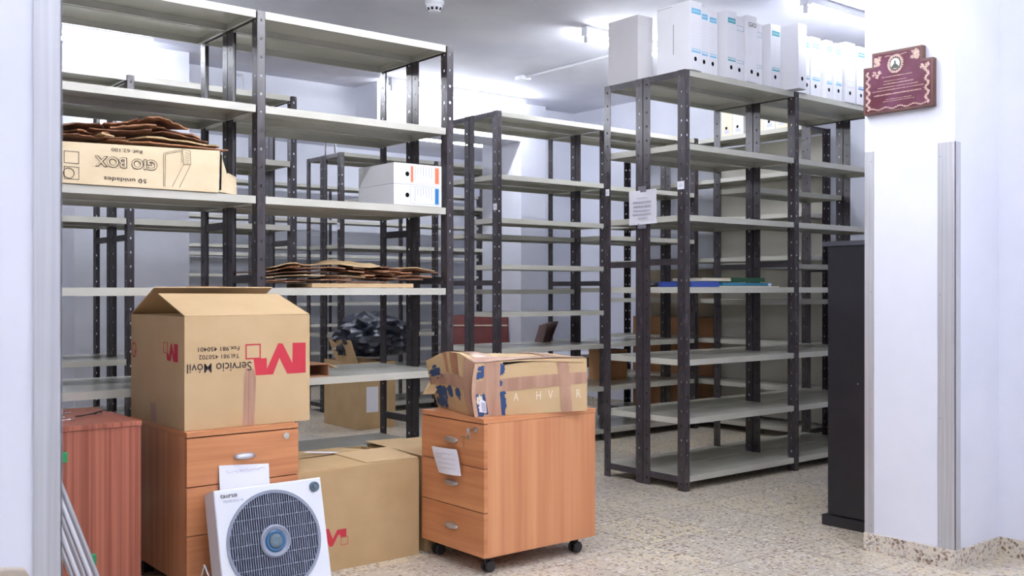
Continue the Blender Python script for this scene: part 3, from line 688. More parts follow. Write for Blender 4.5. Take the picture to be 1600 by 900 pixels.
text('model_text', 'TROPICANO 40', (.03, -.0008, Hf - .047), (1, 0, 0), (0, 0, 1), .075, .008, M['grey_ink'], t, local=True)
# sheet behind the fan, lying against the drawers
t = thing('paper_sheet', 'white sheet with faint handwriting standing between the fan and the drawer cabinet', 'paper', (1.557, 3.475, .3))
m_ = MB(); slab(m_, (1.462, 3.478, .36), (1.656, 3.478, .36), (1.656, 3.4895, .472), (1.462, 3.4895, .485), .0008); m_.build('sheet', M['paper'], t)
wr = MB(); rr = random.Random(8); xx = 1.49
while xx < 1.63:
    dx = rr.uniform(.004, .012); a = .458 + rr.uniform(-.006, .006); wr.cyl((xx, 3.486, a), (xx + dx, 3.486, .458 + rr.uniform(-.006, .006)), .0009, 4); xx += dx
wr.build('handwriting', M['pale_ink'], t)
# fan lead
cu = MB().path([(1.375, 3.36, .12), (1.372, 3.40, .16), (1.37, 3.45, .06), (1.365, 3.47, .012), (1.33, 3.46, .006), (1.25, 3.40, .006)], .0028, 8).build('power_cord', M['fan_white'])
cu.data = cu.data; tag(cu, 'thin white power cord hanging from the left side of the box fan', 'cord')

# ------------------------------------------------------------ red-brown cabinet at the left
t = thing('cabinet', 'reddish-brown striped wood cabinet at the left edge beside the doorway', 'cabinet', (.9, 3.85, 0))
MB().box(.50, 3.574, .0, 1.212, 4.095, .642).build('body', M['red_wood'], t, .001)
tg = MB().box(.945, 3.568, .54, .965, 3.574, .575).build('green_tag', M['green_clip'], t, .001); tg['label'] = 'small green plastic tag'
MB().box(.50, 3.570, .643, 1.2135, 4.097, .66).build('top', M['red_wood'], t, .0015)
t = thing('glasses', 'pair of dark folded spectacles lying on the reddish-brown cabinet', 'glasses', (1.11, 3.83, .66))
g = MB(); P5 = [(1.055, 3.80), (1.075, 3.805), (1.095, 3.822), (1.12, 3.842), (1.15, 3.862)]
g.path([(a, b, .6645) for a, b in P5], .0025, 6); g.path([(1.13, 3.825, .665), (1.15, 3.84, .672), (1.17, 3.845, .675), (1.185, 3.84, .668)], .0022, 6); g.path([(1.12, 3.842, .664), (1.145, 3.835, .672), (1.165, 3.86, .665)], .002, 6)
g.build('frame', M['rubber'], t)
t = thing('key_bunch', 'bunch of shiny keys lying on the corner of the reddish-brown cabinet by the doorway', 'keys', (.97, 3.70, .66))
g = MB()
for k in range(6):
    a = k * 1.05; g.path([(.975, 3.70, .664 + .003 * k), (.975 + .035 * math.cos(a), 3.70 + .035 * math.sin(a), .668 + .006 * k)], .0022, 6); g.lathe((.975 + .04 * math.cos(a), 3.70 + .04 * math.sin(a), .664 + .006 * k), (0, .3, 1), [(.009, 0), (.009, .002)], 10)
g.build('key', M['chrome'], t)
# folded white frame with green clips leaning in the corner
t = thing('clothes_airer', 'folded white slatted frame with green clips leaning beside the doorway', 'folding rack', (.86, 2.65, 0))
for k in range(5):
    MB().cyl((.668 + k * .012, 2.755 - k * .005, .64), (.862 + k * .016, 2.66 - k * .006, .0), .0065, 10).build('rail', M['fan_white'] if k % 2 else M['silver'], t, smooth=True)
for f_ in (.16, .42): MB().box(.716 + .21 * (1 - f_ / .64) - .004, 2.735 - .099 * (1 - f_ / .64), f_ - .012, .716 + .21 * (1 - f_ / .64) + .014, 2.755 - .099 * (1 - f_ / .64), f_ + .014).build('clip', M['green_clip'], t, .002)

# ------------------------------------------------------------ black cabinet by the pillar
t = thing('black_cabinet', 'tall black cabinet standing behind the plaque pillar', 'cabinet', (4.5, 2.6, 0))
MB().box(4.185, 2.43, .055, 4.95, 2.775, 1.326).build('body', M['black_lam'], t, .001)
MB().box(4.175, 2.425, 1.328, 4.955, 2.80, 1.35).build('top', M['black_top'], t, .002)
MB().box(4.172, 2.425, 0, 4.955, 2.80, .05).build('plinth', M['black_lam'], t, .004)
MB().lathe((4.185, 2.614, .683), (-1, 0, 0), [(.0035, 0), (.004, .004), (.002, .006)], 12).build('screw', M['chrome'], t)

# ------------------------------------------------------------ plaque on the pillar
t = thing('plaque', 'stepped wooden plaque with plum enamel and gilt scrolls hung on the white pillar', 'plaque', (3.88, 2.24, 1.99))
def PY(a): return 2.399 - a * .312            # a across from left to right
O_ = [(0, 1.866), (1, 1.866), (1, 2.063), (.855, 2.065), (.855, 2.121), (.13, 2.124), (.13, 2.066), (0, 2.068)]
MB().prism([(3.909, PY(a), z) for a, z in O_], (-.028, 0, 0)).build('board', M['plaque_wood'], t, .0015)
I_ = [(.035, 1.876), (.965, 1.876), (.965, 2.053), (.82, 2.055), (.82, 2.111), (.165, 2.113), (.165, 2.056), (.035, 2.058)]
MB().prism([(3.881, PY(a), z) for a, z in I_], (-.0012, 0, 0)).build('enamel_face', M['plaque_face'], t)
gm = MB(); rr = random.Random(21)
def leaf(a, z, ra, rz_, ph):
    n = 9; pts = []
    for i in range(n):
        an = 2 * math.pi * i / n; q = 1.3 + .5 * math.sin(3 * an + ph); pts.append((3.8794 - .00001 * (len(gm.v) // n % 60), PY(a + ra * q * math.cos(an)), z + rz_ * q * math.sin(an)))
    gm.add(pts, [tuple(range(n))])
for k in range(26):      # scrolls down both sides, corners and along the foot
    zz = 1.885 + k * .0066
    if zz < 2.05: leaf(.075 + .02 * math.sin(k * 1.3), zz, .016, .0036, k); leaf(.92 + .02 * math.sin(k * 1.1 + 1), zz, .016, .0036, k * 2)
for k in range(30): leaf(.08 + k * .029, 1.884 + .004 * math.sin(k * .9), .012, .0026, k)
for k in range(18): leaf(.2 + rr.uniform(-.025, .055), 2.085 + rr.uniform(-.018, .02), .018, .0042, k); leaf(.765 + rr.uniform(-.05, .03), 2.085 + rr.uniform(-.02, .02), .02, .0046, k)
for k in range(10): leaf(.15 + k * .012, 2.03 + .012 * math.sin(k), .014, .004, k); leaf(.84 + k * .01, 2.03 + .01 * math.sin(k), .014, .004, k)
for k in range(22):
    a = 2 * math.pi * k / 22; leaf(.475 + .098 * math.cos(a), 2.064 + .034 * math.sin(a), .016, .004, k)
for k in range(16): leaf(.33 + k * .02, 2.1 + .002 * math.sin(k), .007, .0016, k)
gm.build('gilt_ornament', M['gilt'], t)
ov = lambda r_, e: [(3.8788 - e, PY(.475 + r_ * .078 * math.cos(2 * math.pi * i / 24)), 2.064 + r_ * .0265 * math.sin(2 * math.pi * i / 24)) for i in range(24)]
MB().prism(ov(1.0, 0), (-.0012, 0, 0)).build('oval_frame', M['photo_dark'], t)
pp = MB().prism(ov(.86, .0013), (-.0004, 0, 0)).build('portrait', M['photo_light'], t); pp['label'] = 'small oval portrait'
MB().add([(3.8766, PY(.475 + a), 2.064 + z) for a, z in ((-.055, -.013), (-.03, -.004), (-.012, .0), (-.014, .008), (0, .014), (.014, .008), (.012, .0), (.035, -.006), (.055, -.013), (.035, -.020), (-.035, -.020))], [tuple(range(11))]).build('bust', M['photo_dark'], pp)
tx = MB(); rr = random.Random(2)
for z, a0, a1, h in ((2.012, .28, .70, .004), (1.995, .31, .62, .003), (1.982, .30, .72, .005), (1.969, .22, .80, .004), (1.957, .14, .86, .004), (1.938, .16, .84, .006), (1.918, .34, .70, .003), (1.91, .3, .74, .003)):
    a = a0
    while a < a1:
        wd = rr.uniform(.008, .022); tx.add([(3.8792, PY(a), z), (3.8792, PY(a + wd), z + h * .2), (3.8792, PY(a + wd), z + h), (3.8792, PY(a), z + h * rr.uniform(.5, 1.1))], [(0, 1, 2, 3)]); a += wd + rr.uniform(.003, .009)
tx.build('engraved_text', M['gilt'], t)

# ------------------------------------------------------------ archive boxes
def archive_box(label, x, y, z, rz=0, w_=.1, d=.245, h=.375, style='blue', group='white archive boxes standing in a row', slit=False, body=None, drop=0):
    t = thing('archive_box', label, 'archive box', (x, y, z), rz, group)
    body = body or M['white_card']
    MB().box(0, 0, 0, w_ - .001, d, h).build('body', body, t, .0015, local=True)
    e = -.0006
    def q(mb, a0, z0, a1, z1): mb.add([(a0, e, z0), (a1, e, z0), (a1, e, z1), (a0, e, z1)], [(0, 1, 2, 3)])
    hz = .062 + drop * .25
    n = 14
    if style != 'none' or group: MB().add([(w_ * .46 + .0115 * math.cos(2 * math.pi * i / n), e * 1.3, hz + .013 * math.sin(2 * math.pi * i / n)) for i in range(n)], [tuple(range(n))]).build('finger_hole', M['black'], t, local=True)
    a0, a1 = w_ * .14, w_ * .9
    if style in ('blue', 'teal', 'dark'):
        m1 = {'blue': M['ltblue'], 'teal': M['teal'], 'dark': M['blue']}[style]
        mb = MB(); q(mb, a0, h - .07, a1, h - .04); mb.build('printed_label', m1, t, local=True); mb = MB(); q(mb, a0, .098, a1, .106); mb.build('printed_band', m1, t, local=True)
        text('printed_text', 'ARCHIVO', (a0 + w_ * .08, -.001, h - .061), (1, 0, 0), (0, 0, 1), (a1 - a0) * .78, .011, M['white_spine'], t, local=True)
        text('printed_text', 'DEFINITIVO', (a0, -.001, .11), (1, 0, 0), (0, 0, 1), (a1 - a0), .010, m1 if style != 'teal' else M['teal'], t, off=.01, local=True)
        if style != 'teal':
            mb = MB()
            for k in range(8): q(mb, a0, .135 + k * .018, a1, .1358 + k * .018)
            mb.build('printed_lines', M['pale_ink'], t, local=True)
    elif style == 'frame':
        mb = MB(); frame2(mb, lambda a, b: (a, e, b), a0, h - .085, a1, h - .055, .002); mb.build('printed_label', M['teal'], t, local=True); mb = MB(); frame2(mb, lambda a, b: (a, e, b), a0, .10, a1, .118, .002); mb.build('printed_band', M['teal'], t, local=True)
    elif style == 'gio':
        text('printed_text', 'GIO', (a0, -.001, h - .066), (1, 0, 0), (0, 0, 1), (a1 - a0), .026, M['ink'], t, local=True)
    elif style == 'giobox':
        mb = MB(); frame2(mb, lambda a, b: (a, e, b), a0, h - .075, a1, h - .035, .002); frame2(mb, lambda a, b: (a, e, b), a0, .1, a1, h - .085, .0015)
        for k in range(4): q(mb, a0, .14 + k * .038, a1, .141 + k * .038)
        mb.build('printed_label', M['grey_ink'], t, local=True)
        text('printed_text', 'GIO', (a0 + .012, -.001, h - .064), (1, 0, 0), (0, 0, 1), (a1 - a0) - .024, .018, M['ink'], t, local=True)
    if slit:
        MB().add([(e, .118, .10), (e, .122, .10), (e, .122, .27), (e, .118, .27)], [(0, 1, 2, 3)]).build('slot', M['dark_grey'], t, local=True)
        MB().add([(e, .13, h - .012), (e, .24, h - .012), (e, .24, h - .0105), (e, .13, h - .0105)], [(0, 1, 2, 3)]).build('lid_seam', M['dark_grey'], t, local=True)
    return t
ZT = 2.3465
row = [  # x, y, width, height, style, rotation, label
 (4.275, 3.712, .103, .383, 'blue', 0, 'first archive box of the top row, blue label and a long slot in its side', True),
 (4.382, 3.730, .074, .372, 'blue', 0, 'narrow archive box with light blue label, second in the top row', False),
 (4.459, 3.733, .078, .366, 'blue', 0, 'archive box with light blue label, third in the top row before the first gap', False),
 (4.604, 3.722, .092, .388, 'teal', 0, 'archive box with teal label, first one after the first gap in the top row', False),
 (4.699, 3.738, .090, .376, 'frame', 0, 'archive box with an outlined teal label just left of the one marked GIO', False),
 (4.792, 3.722, .094, .392, 'gio', 0, 'archive box marked GIO in the top row', False),
 (4.889, 3.745, .078, .37, 'frame', 0, 'archive box with two outlined labels, just right of the one marked GIO', False),
 (5.022, 3.725, .098, .38, 'teal', 0, 'archive box with teal label standing alone between two gaps in the top row', False),
 (5.193, 3.648, .086, .395, 'plain', R(2), 'plain archive box pulled forward over the shelf edge above the middle post', False),
 (5.288, 3.722, .094, .390, 'teal', 0, 'archive box with teal label right of the one pulled forward', False),
 (5.386, 3.742, .060, .368, 'teal', 0, 'very narrow archive box in the right half of the top row', False),
 (5.449, 3.735, .104, .372, 'blue', 0, 'wide archive box with light blue label right of the very narrow one', False),
 (5.625, 3.745, .075, .380, 'blue', 0, 'archive box with blue label after the last gap in the top row', False),
 (5.703, 3.728, .080, .368, 'blue', 0, 'archive box with bright blue label, third from the right end of the top row', False),
 (5.812, 3.722, .112, .392, 'giobox', 0, 'archive box with a framed GIO label and ruled panel, second from the pillar', False),
 (5.945, 3.722, .1, .385, 'dark', 0, 'archive box with dark blue label ending the top row by the pillar', False),
]
for (x, y, w_, h, st, rz, lb, sl) in row:
    archive_box(lb, x, y, ZT, rz, w_, .245, h, st, slit=sl)
archive_box('blank grey archive box alone on top of the rear rack, left of the row', 4.252, 4.085, ZT, 0, .125, .245, .378, 'none', group=None, body=M['grey_card'])
for k, (yc, bd, lb) in enumerate([(5.20, M['cream_spine'], 'cream archive box with a round hole on top of the right wall rack'), (5.09, M['white_card'], 'white archive box beside the cream one on the right wall rack'),
                                  (4.90, M['cream_spine'], 'cream archive box on the wall rack behind the middle double post'), (4.79, M['white_card'], 'white archive box on the wall rack next to the middle cream one'), (4.68, M['cream_spine'], 'cream archive box on the wall rack nearest the pillar')]):
    a = archive_box(lb, 6.37, yc, 2.3465, R(-90), .108, .24, .36, 'none', group='archive boxes on the right wall rack', body=bd)
    MB().add([(.03, -.0008, .045), (.08, -.0008, .045), (.08, -.0008, .02), (.03, -.0008, .02)], [(0, 1, 2, 3)]).build('printed_mark', M['pale_ink'], a, local=True)

# two white boxes lying on their side on rack A
def lying(label, z, m1, m2):
    t = thing('archive_box', label, 'archive box', (2.605, 4.122, z), 0, 'archive boxes lying on the left rack')
    X0, X1, Y0, Y1 = 2.605, 2.885, 4.122, 4.455
    MB().box(X0, Y0, z, X1, Y1, z + .1015).build('body', M['white_card'], t, .0015)
    e = Y0 - .0007; n = 16
    MB().add([(2.682 + .0115 * math.cos(2 * math.pi * i / n), e, z + .05 + .0115 * math.sin(2 * math.pi * i / n)) for i in range(n)], [tuple(range(n))]).build('finger_hole', M['black'], t)
    mb = MB(); mb.add([(2.845, e, z + .012), (2.868, e, z + .012), (2.868, e, z + .09), (2.845, e, z + .09)], [(0, 1, 2, 3)])
    if m2: mb.add([(2.703, e, z + .012), (2.716, e, z + .012), (2.716, e, z + .09), (2.703, e, z + .09)], [(0, 1, 2, 3)])
    mb.build('printed_label', m1, t)
    lnm = MB(); rr = random.Random(int(z * 1000))
    for k in range(7):
        xx = 2.725 + k * .0165; h_ = rr.uniform(.03, .075); lnm.add([(xx, e, z + .09 - h_), (xx + .0022, e, z + .09 - h_), (xx + .0022, e, z + .09), (xx, e, z + .09)], [(0, 1, 2, 3)])
    lnm.build('printed_lines', M['grey_ink'], t)
    fr = MB(); frame2(fr, lambda a, b: (a, e, b), 2.70, z + .008, 2.872, z + .094, .001); fr.build('printed_frame', m1, t)
lying('white archive box with blue label lying on its side under the orange-labelled one', 1.5325, M['blue'], False)
lying('white archive box with orange labels lying on top of the blue-labelled one', 1.635, M['orange'], True)

# ------------------------------------------------------------ carton of archive boxes and flattened cardboard
t = thing('carton', 'long cream carton printed GIO BOX upside down, on the left rack', 'cardboard box', (1.3, 4.3, 1.5325))
cz0, cz1 = 1.5345, 1.714
MB().hexa([(.95, 4.115, cz0), (1.725, 4.115, cz0), (1.725, 4.42, cz0), (.95, 4.42, cz0), (.95, 4.118, cz1 - .022), (1.73, 4.118, cz1), (1.73, 4.42, cz1), (.95, 4.42, cz1 - .022)]).build('body', M['card_cream'], t, .002)
f = MB(); slab(f, (1.728, 4.12, cz0 + .004), (1.80, 4.16, cz0 + .002), (1.775, 4.17, cz1 - .07), (1.738, 4.135, cz1 - .006), .003); f.build('torn_flap', M['card_cream'], t)
f = MB(); slab(f, (1.735, 4.16, cz0 + .004), (1.84, 4.20, cz0 + .002), (1.845, 4.22, cz1 - .095), (1.79, 4.18, cz1 - .085), .003); f.build('torn_flap', M['card_cream'], t)
MB().add([(1.7265, 4.1148, cz0 + .012), (1.737, 4.119, cz0 + .012), (1.741, 4.122, cz1 - .02), (1.731, 4.1148, cz1 - .005)], [(0, 1, 2, 3)]).build('open_end', M['black'], t)
yb = 4.1135
cw = lambda s, x, z, w_, h, off, m, dp=.0006, nm='printed_text': text(nm, s, (x, yb + .003, z), (-1, 0, 0), (0, 0, -1), w_, h, m, t, off=off, depth=dp)
def GY(): return 0
cw('GIO BOX', 1.462, 1.6515, .247, .044, .045, M['ink'], .0035); cw('GIO BOX', 1.459, 1.6490, .241, .039, .004, M['card_cream'], .0042)
cw('Ref. 62.100', 1.40, 1.6865, .122, .014, .004, M['ink'], .0035); cw('50 unidades', 1.418, 1.570, .168, .017, .006, M['ink'], .0035)
ol = MB()
def seg(a, b, w_=.0008): ol.cyl((a[0], yb, a[1]), (b[0], yb, b[1]), w_, 4)
Z_ = [(1.487, 1.545), (1.487, 1.682), (1.566, 1.706), (1.572, 1.645), (1.524, 1.547)]
for a, b in zip(Z_, Z_[1:]): seg(a, b)
for a, b in zip([(1.493, 1.545), (1.495, 1.678), (1.562, 1.698)], [(1.495, 1.678), (1.562, 1.698), (1.564, 1.648)]): seg(a, b)
for a, b in (((1.566, 1.706), (1.60, 1.70)), ((1.60, 1.70), (1.602, 1.645)), ((1.602, 1.645), (1.553, 1.545)), ((1.572, 1.645), (1.602, 1.645))): seg(a, b)
for k in range(5): seg((1.577, 1.694 - k * .010), (1.596, 1.688 - k * .010), .0006)
frame2(ol, lambda a, b: (a, yb + .001, b), 1.10, 1.55, 1.156, 1.60, .002); frame2(ol, lambda a, b: (a, yb + .001, b), 1.10, 1.612, 1.156, 1.66, .002)
for i in range(16):
    a0, a1 = 2 * math.pi * i / 16, 2 * math.pi * (i + 1) / 16; seg((1.118 + .02 * math.cos(a0), 1.574 + .02 * math.sin(a0)), (1.118 + .02 * math.cos(a1), 1.574 + .02 * math.sin(a1)), .0014)
ol.build('printed_drawing', M['ink'], t)

def pile(specs, x_mid, z0, dz, g, gname, seed, yfront):
    """flattened cartons on one another: sheet k follows z0 + k*dz + g(x, y)*growth, so none cuts the one below"""
    for k, (x0_, x1_, y0_, y1_, mm, th, grow, jag, lb) in enumerate(specs):
        t = thing('flattened_carton', lb, 'flattened cardboard', ((x0_ + x1_) / 2, (y0_ + y1_) / 2, z0 + sum(q[5] + .0018 for q in specs[:k])), 0, gname)
        zb = z0 + dz(k); rr = random.Random(seed + k); nx, ny = 16, 6
        je = [rr.uniform(-jag, jag) * .8 for _ in range(nx + 1)]
        # cut-out notches of the carton flaps along the front edge
        for q in range(rr.randint(1, 3)):
            c_ = rr.randint(2, nx - 3); w_ = rr.randint(1, 3)
            for i in range(c_, min(nx, c_ + w_)): je[i] += jag * 2.2
        sk = rr.uniform(-.03, .03) * jag * 30; lo = []; hi = []
        for j in range(ny + 1):
            for i in range(nx + 1):
                a, b = i / nx, j / ny
                yy = y0_ + je[i] * (1 - b) + (y1_ - y0_) * b; xx = x0_ + (x1_ - x0_) * a + sk * (b - .5) * (1 if a > .5 else .6)
                zz_ = zb + g(xx, yy) * grow
                lo.append((xx, yy, zz_)); hi.append((xx, yy, zz_ + th))
        N = (nx + 1) * (ny + 1); F2 = []
        for j in range(ny):
            for i in range(nx):
                a = j * (nx + 1) + i; b = a + nx + 1; F2 += [(a, b, b + 1, a + 1), (N + a, N + a + 1, N + b + 1, N + b)]
        for i in range(nx):
            F2.append((i, i + 1, N + i + 1, N + i)); a = ny * (nx + 1) + i; F2.append((a, N + a, N + a + 1, a + 1))
        for j in range(ny):
            a = j * (nx + 1); b = a + nx + 1; F2.append((a, N + a, N + b, b)); a += nx; b += nx; F2.append((a, b, N + b, N + a))
        MB().add(lo + hi, F2).build('board', M[mm], t)
hat = lambda v, c, w_: max(0, 1 - abs(v - c) / w_)
Gp = lambda x, y: .85 * hat(x, 2.30 + (y - 4.2) * .5, .30) + .55 * hat(x, 2.08, .12) * (4.45 - y) / .3 + .75 * hat(x, 2.56 - (y - 4.2) * .6, .14) + .5 * hat(x, 2.76, .10)
ths = [.020, .005, .004, .006, .004, .005, .004, .006, .004, .005, .004]
gw = [0, .004, .008, .012, .016, .019, .022, .026, .030, .034, .038]
P6 = [(2.17, 2.72, 4.125, 4.38), (1.93, 2.60, 4.14, 4.40), (1.94, 2.36, 4.13, 4.40), (2.30, 2.80, 4.16, 4.40), (1.93, 2.44, 4.15, 4.41), (2.42, 2.84, 4.14, 4.40), (1.95, 2.76, 4.17, 4.41), (2.36, 2.72, 4.135, 4.40), (1.93, 2.34, 4.15, 4.42), (2.40, 2.90, 4.17, 4.41), (2.0, 2.86, 4.15, 4.42)]
Mt = ['card', 'card_edge', 'card_old', 'card_edge', 'card', 'card_old', 'card_edge', 'card_old', 'card_old', 'card_edge', 'card']
Nm = ['thick light flat carton at the very bottom of the pile under the white archive boxes', 'dark flattened carton second from the bottom of the shelf pile', 'brown flattened carton low at the left end of the shelf pile',
 'dark flattened carton low at the right of the shelf pile', 'light flattened carton bulging at the left half of the shelf pile', 'brown flattened carton poking out at the right of the shelf pile', 'long dark carton in the middle of the shelf pile',
 'short brown carton with notched flaps right of the middle of the shelf pile', 'brown flattened carton high on the left of the shelf pile', 'dark flattened carton jutting furthest right in the shelf pile', 'long light carton topmost in the shelf pile']
def cum(k, th=ths): return sum(th[:k]) + .0018 * k
pile([P6[k] + (Mt[k], ths[k], gw[k], .0 if k == 0 else .03, Nm[k]) for k in range(11)], 2.4, 1.1305, cum, Gp, 'flattened cartons piled on the left rack shelf', 40, 4.15)
Gh = lambda x, y: 1.0 * hat(x, 1.50 + (y - 4.2) * .3, .20) + .55 * hat(x, 1.19 - (y - 4.2) * .4, .10) + .30 * hat(x, 1.36, .12) * (4.4 - y) / .28
th2 = [.005, .004, .006, .005, .004, .006, .004, .005]
P7 = [(1.28, 1.78, 4.15, 4.38, 'card_old', .02), (1.02, 1.34, 4.14, 4.38, 'card_edge', .02), (1.24, 1.74, 4.14, 4.38, 'card', .03), (1.02, 1.30, 4.15, 4.38, 'card_old', .03), (1.22, 1.70, 4.16, 4.39, 'card_edge', .03), (1.28, 1.66, 4.14, 4.39, 'card_old', .03), (1.03, 1.34, 4.16, 4.38, 'card_edge', .03), (1.26, 1.60, 4.15, 4.39, 'card_old', .02)]
N7 = ['brown carton reaching furthest right in the heap on the long carton', 'dark carton at the bottom left of the heap on the long carton', 'light creased carton low in the heap on the long carton', 'brown carton at the left of the heap on the long carton',
 'dark carton arched in the middle of the heap on the long carton', 'brown arched carton second from the top of the heap', 'dark curled carton topmost at the left of the heap', 'topmost arched brown carton of the heap on the long carton']
pile([P7[k][:5] + (th2[k], [.004, .008, .014, .020, .034, .048, .050, .068][k], P7[k][5], N7[k]) for k in range(8)], 1.4, 1.7215, lambda k: sum(th2[:k]) + .0018 * k, Gh, 'flattened cartons heaped on the long carton', 70, 4.15)
pile([(1.70, 1.88, 4.40, 4.42, 'card_old', .006, .02, .0, 'small creased carton lying behind the post beside the shelf pile')], 1.8, 1.1305, lambda k: 0, Gp, None, 90, 4.5)
# small open carton on the lower shelf
t = thing('carton_sleeve', 'short open cardboard sleeve lying on the lower left rack shelf right of the moving box', 'cardboard box', (2.2, 4.22, .7205))
zf = .7205
sl = MB(); sl.box(2.05, 4.15, zf, 2.275, 4.35, zf + .003).box(2.05, 4.15, zf + .055, 2.275, 4.35, zf + .058).box(2.05, 4.346, zf + .003, 2.275, 4.35, zf + .055).box(2.271, 4.16, zf + .003, 2.275, 4.346, zf + .055)
sl.build('sleeve', M['card_old'], t)
f = MB(); slab(f, (2.275, 4.152, zf + .055), (2.275, 4.348, zf + .055), (2.325, 4.33, zf + .035), (2.325, 4.17, zf + .035), .003); f.build('flap', M['card'], t)

# ------------------------------------------------------------ books and folders on rack C
ZB = 1.1365
t = thing('folder', 'cream paper folder lying under the blue and teal binders on the archive box rack', 'folder', (4.84, 3.84, ZB), 0)
MB().box(4.565, 3.728, ZB, 5.112, 3.99, ZB + .006).build('cover', M['cream_spine'], t, .001)
t = thing('binder', 'royal blue binder at the left of the small stack on the archive box rack', 'binder', (4.45, 3.85, ZB), 0)
MB().box(4.318, 3.74, ZB + .0002, 4.562, 3.99, ZB + .031).build('cover', M['blue_cover'], t, .003)
t = thing('binder', 'glossy teal blue binder lying on the cream folder', 'binder', (4.83, 3.85, ZB), 0)
MB().box(4.60, 3.742, ZB + .0065, 5.06, 3.99, ZB + .026).build('cover', M['teal_cover'], t, .004)
MB().box(5.02, 3.7412, ZB + .009, 5.05, 3.7419, ZB + .022).build('spine_label', M['paper'], t)
t = thing('book', 'dark green bound book with its pages towards the left, on top of the teal binder', 'book', (4.71, 3.87, ZB + .032), 0)
MB().box(4.43, 3.755, ZB + .0315, 4.69, 3.985, ZB + .034).box(4.69, 3.752, ZB + .0315, 5.0, 3.99, ZB + .056).box(4.43, 3.755, ZB + .054, 4.69, 3.985, ZB + .056).build('cover', M['green'], t)
MB().box(4.434, 3.758, ZB + .0342, 4.689, 3.98, ZB + .0538).build('pages', M['cream_spine'], t)
t = thing('purse', 'small black pouch at the left end of the shelf with the blue binder', 'pouch', (4.4, 4.1, ZB), 0)
bm_ = MB().lathe((4.40, 4.12, ZB + .001), (0, 0, 1), [(.05, 0), (.065, .01), (.06, .025), (.03, .035)], 16); bm_.build('body', M['rubber'], t, smooth=True)

# ------------------------------------------------------------ things in the middle distance
t = thing('cardboard_box', 'tall brown box with white label on the floor behind the left rack, under the bag', 'cardboard box', (4.23, 7.2, 0))
open_box(MB(), 4.09, 7.0, .0005, 4.44, 7.56, .54).build('body', M['card2'], t, .001)
MB().box(4.165, 6.9985, .135, 4.275, 6.9995, .34).build('label', M['paper'], t)
MB().add([(4.17, 6.998, .385), (4.25, 6.998, .385), (4.255, 6.998, .41), (4.165, 6.998, .41)], [(0, 1, 2, 3)]).build('hand_hole', M['black'], t)
f = MB(); slab(f, (4.085, 7.0, .53), (4.085, 7.35, .54), (4.03, 7.38, .72), (4.03, 7.02, .715), .006); f.build('flap', M['card2'], t)
def crumple(name, label, cat, c, rad, m, seed, parent=None, low=None):
    bm = bmesh.new(); bmesh.ops.create_icosphere(bm, subdivisions=4, radius=1)
    for v in bm.verts:
        p = v.co.copy(); n = noise.noise(p * 1.6 + Vector((seed, 0, 0))) * .18
        q = p + Vector((seed, 3, 1)); rdg = abs(noise.noise(Vector((q.x * 2.2, q.y * 2.2, q.z * 6)))) * .42 + abs(noise.noise(q * 6)) * .12
        k = 1 + n - rdg
        v.co = Vector((p.x * rad[0] * k, p.y * rad[1] * k, p.z * rad[2] * k))
        if low is not None and v.co.z < low: v.co.z = low + (v.co.z - low) * .15
    me = bpy.data.meshes.new(name); bm.to_mesh(me); bm.free()
    me.materials.append(m)
    o = bpy.data.objects.new(name, me); C.objects.link(o); o.location = c
    if label: tag(o, label, cat)
    return o
crumple('plastic_bag', 'crumpled navy-black plastic bag stuffed into the tall brown box', 'bag', (4.36, 7.22, .72), (.38, .27, .22), M['bag'], 4.0, low=-.14)
# folders on rack B
t = thing('file_folder', 'worn reddish-brown file folders leaning on the middle rack shelf', 'folder', (5.12, 5.85, .7185))
f = MB()
for k in range(4): slab(f, (5.0 + k * .024, 5.80, .7225), (5.0 + k * .024, 5.90, .7225), (5.05 + k * .034, 5.90, .85 + .008 * k), (5.05 + k * .034, 5.80, .855 + .008 * k), .006)
f.build('covers', M['folder_brown'], t)
t = thing('cardboard_box', 'small brown box on the low shelf of the middle rack behind the taped box', 'cardboard box', (5.9, 5.9, .4005))
MB().box(5.62, 5.73, .4005, 5.84, 5.95, .64).build('body', M['tan_wood'], t, .002); MB().box(5.62, 5.7285, .615, 5.84, 5.7297, .62).build('lid_line', M['card_edge'], t)
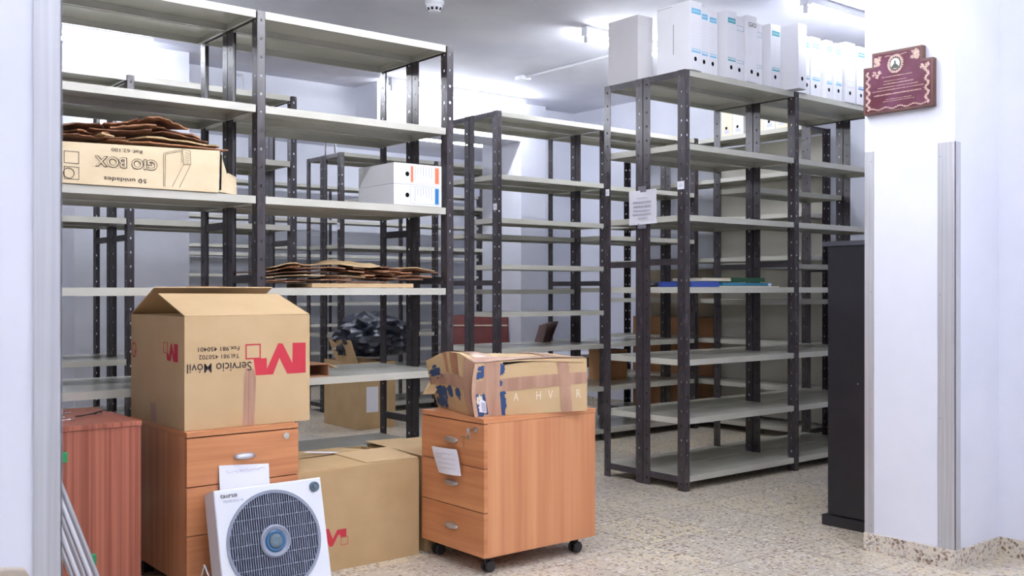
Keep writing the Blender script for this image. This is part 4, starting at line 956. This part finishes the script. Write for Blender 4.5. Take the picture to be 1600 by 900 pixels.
# armchairs in the annex opening
def armchair(label, x, y, rz):
    t = thing('armchair', label, 'armchair', (x, y, 0), rz, None)
    MB().box(-.28, -.28, .30, .28, .26, .44).build('seat', M['maroon'], t, .03, local=True)
    MB().hexa([(-.28, .20, .42), (.28, .20, .42), (.28, .30, .42), (-.28, .30, .42), (-.28, .28, .88), (.28, .28, .88), (.28, .36, .88), (-.28, .36, .88)]).build('backrest', M['maroon'], t, .02, local=True)
    MB().cyl((-.27, .262, .78), (.27, .262, .78), .007, 8).build('piping', M['cream_spine'], t, local=True)
    for s in (-1, 1):
        MB().box(s * .30 - .03, -.26, .56, s * .30 + .03, .26, .62).build('armrest', M['maroon'], t, .012, local=True)
        MB().path([(s * .30, -.24, 0), (s * .30, -.24, .57)], .012, 8).path([(s * .30, .24, 0), (s * .30, .24, .57)], .012, 8).path([(s * .30, -.24, .012), (s * .30, .24, .012)], .012, 8).build('leg_frame', M['chrome'], t, local=True)
    return t
armchair('dark red leather armchair with chrome frame seen between the middle posts', 5.62, 7.44, R(-39))
# desk, boards at the back right
t = thing('table', 'low pale table with a dark frame behind the middle rack', 'table', (6.2, 6.6, 0))
MB().box(5.85, 6.40, .53, 6.30, 6.85, .56).build('table_top', M['table_top'], t, .003)
MB().box(5.88, 6.44, .44, 6.27, 6.81, .529).build('apron', M['dark_grey'], t)
for (x, y) in ((5.90, 6.46), (6.25, 6.46), (5.90, 6.79), (6.25, 6.79)): MB().box(x - .02, y - .02, 0, x + .02, y + .02, .44).build('leg', M['dark_grey'], t)
t = thing('board', 'orange-brown wooden board standing behind the far bay of the right wall rack', 'board', (6.71, 6.0, 0))
MB().box(6.70, 5.535, .001, 6.725, 6.50, .88).build('panel', M['tan_wood'], t, .002)
t = thing('board', 'taller beige board behind the orange-brown one against the right wall', 'board', (6.755, 6.0, 0))
MB().box(6.745, 5.56, .001, 6.765, 6.47, 1.30).build('panel', M['beige_board'], t, .002)
# small hoops standing on the rear racks
def hoop(label, x, y, z, w_, h, m):
    t = thing('metal_hoop', label, 'bookend', (x, y, z), 0, None)
    MB().path([(x, y, z + .004), (x + .01, y, z + h), (x + w_, y, z + h + .005), (x + w_ + .005, y, z + .004), (x, y, z + .004)], .008, 6).build('frame', m, t)
hoop('dark metal bookend hoop standing on the far rack', 4.25 + .25, 8.3, 2.3465, .10, .2, M['post'])
hoop('pale metal bookend hoop standing on the second-row rack near its right end', 2.66, 6.2, 2.3465, .10, .17, M['lamp_grey'])
hoop('pale metal bookend hoop on the second-row rack at the left', 1.74, 6.2, 2.3465, .06, .07, M['lamp_grey'])
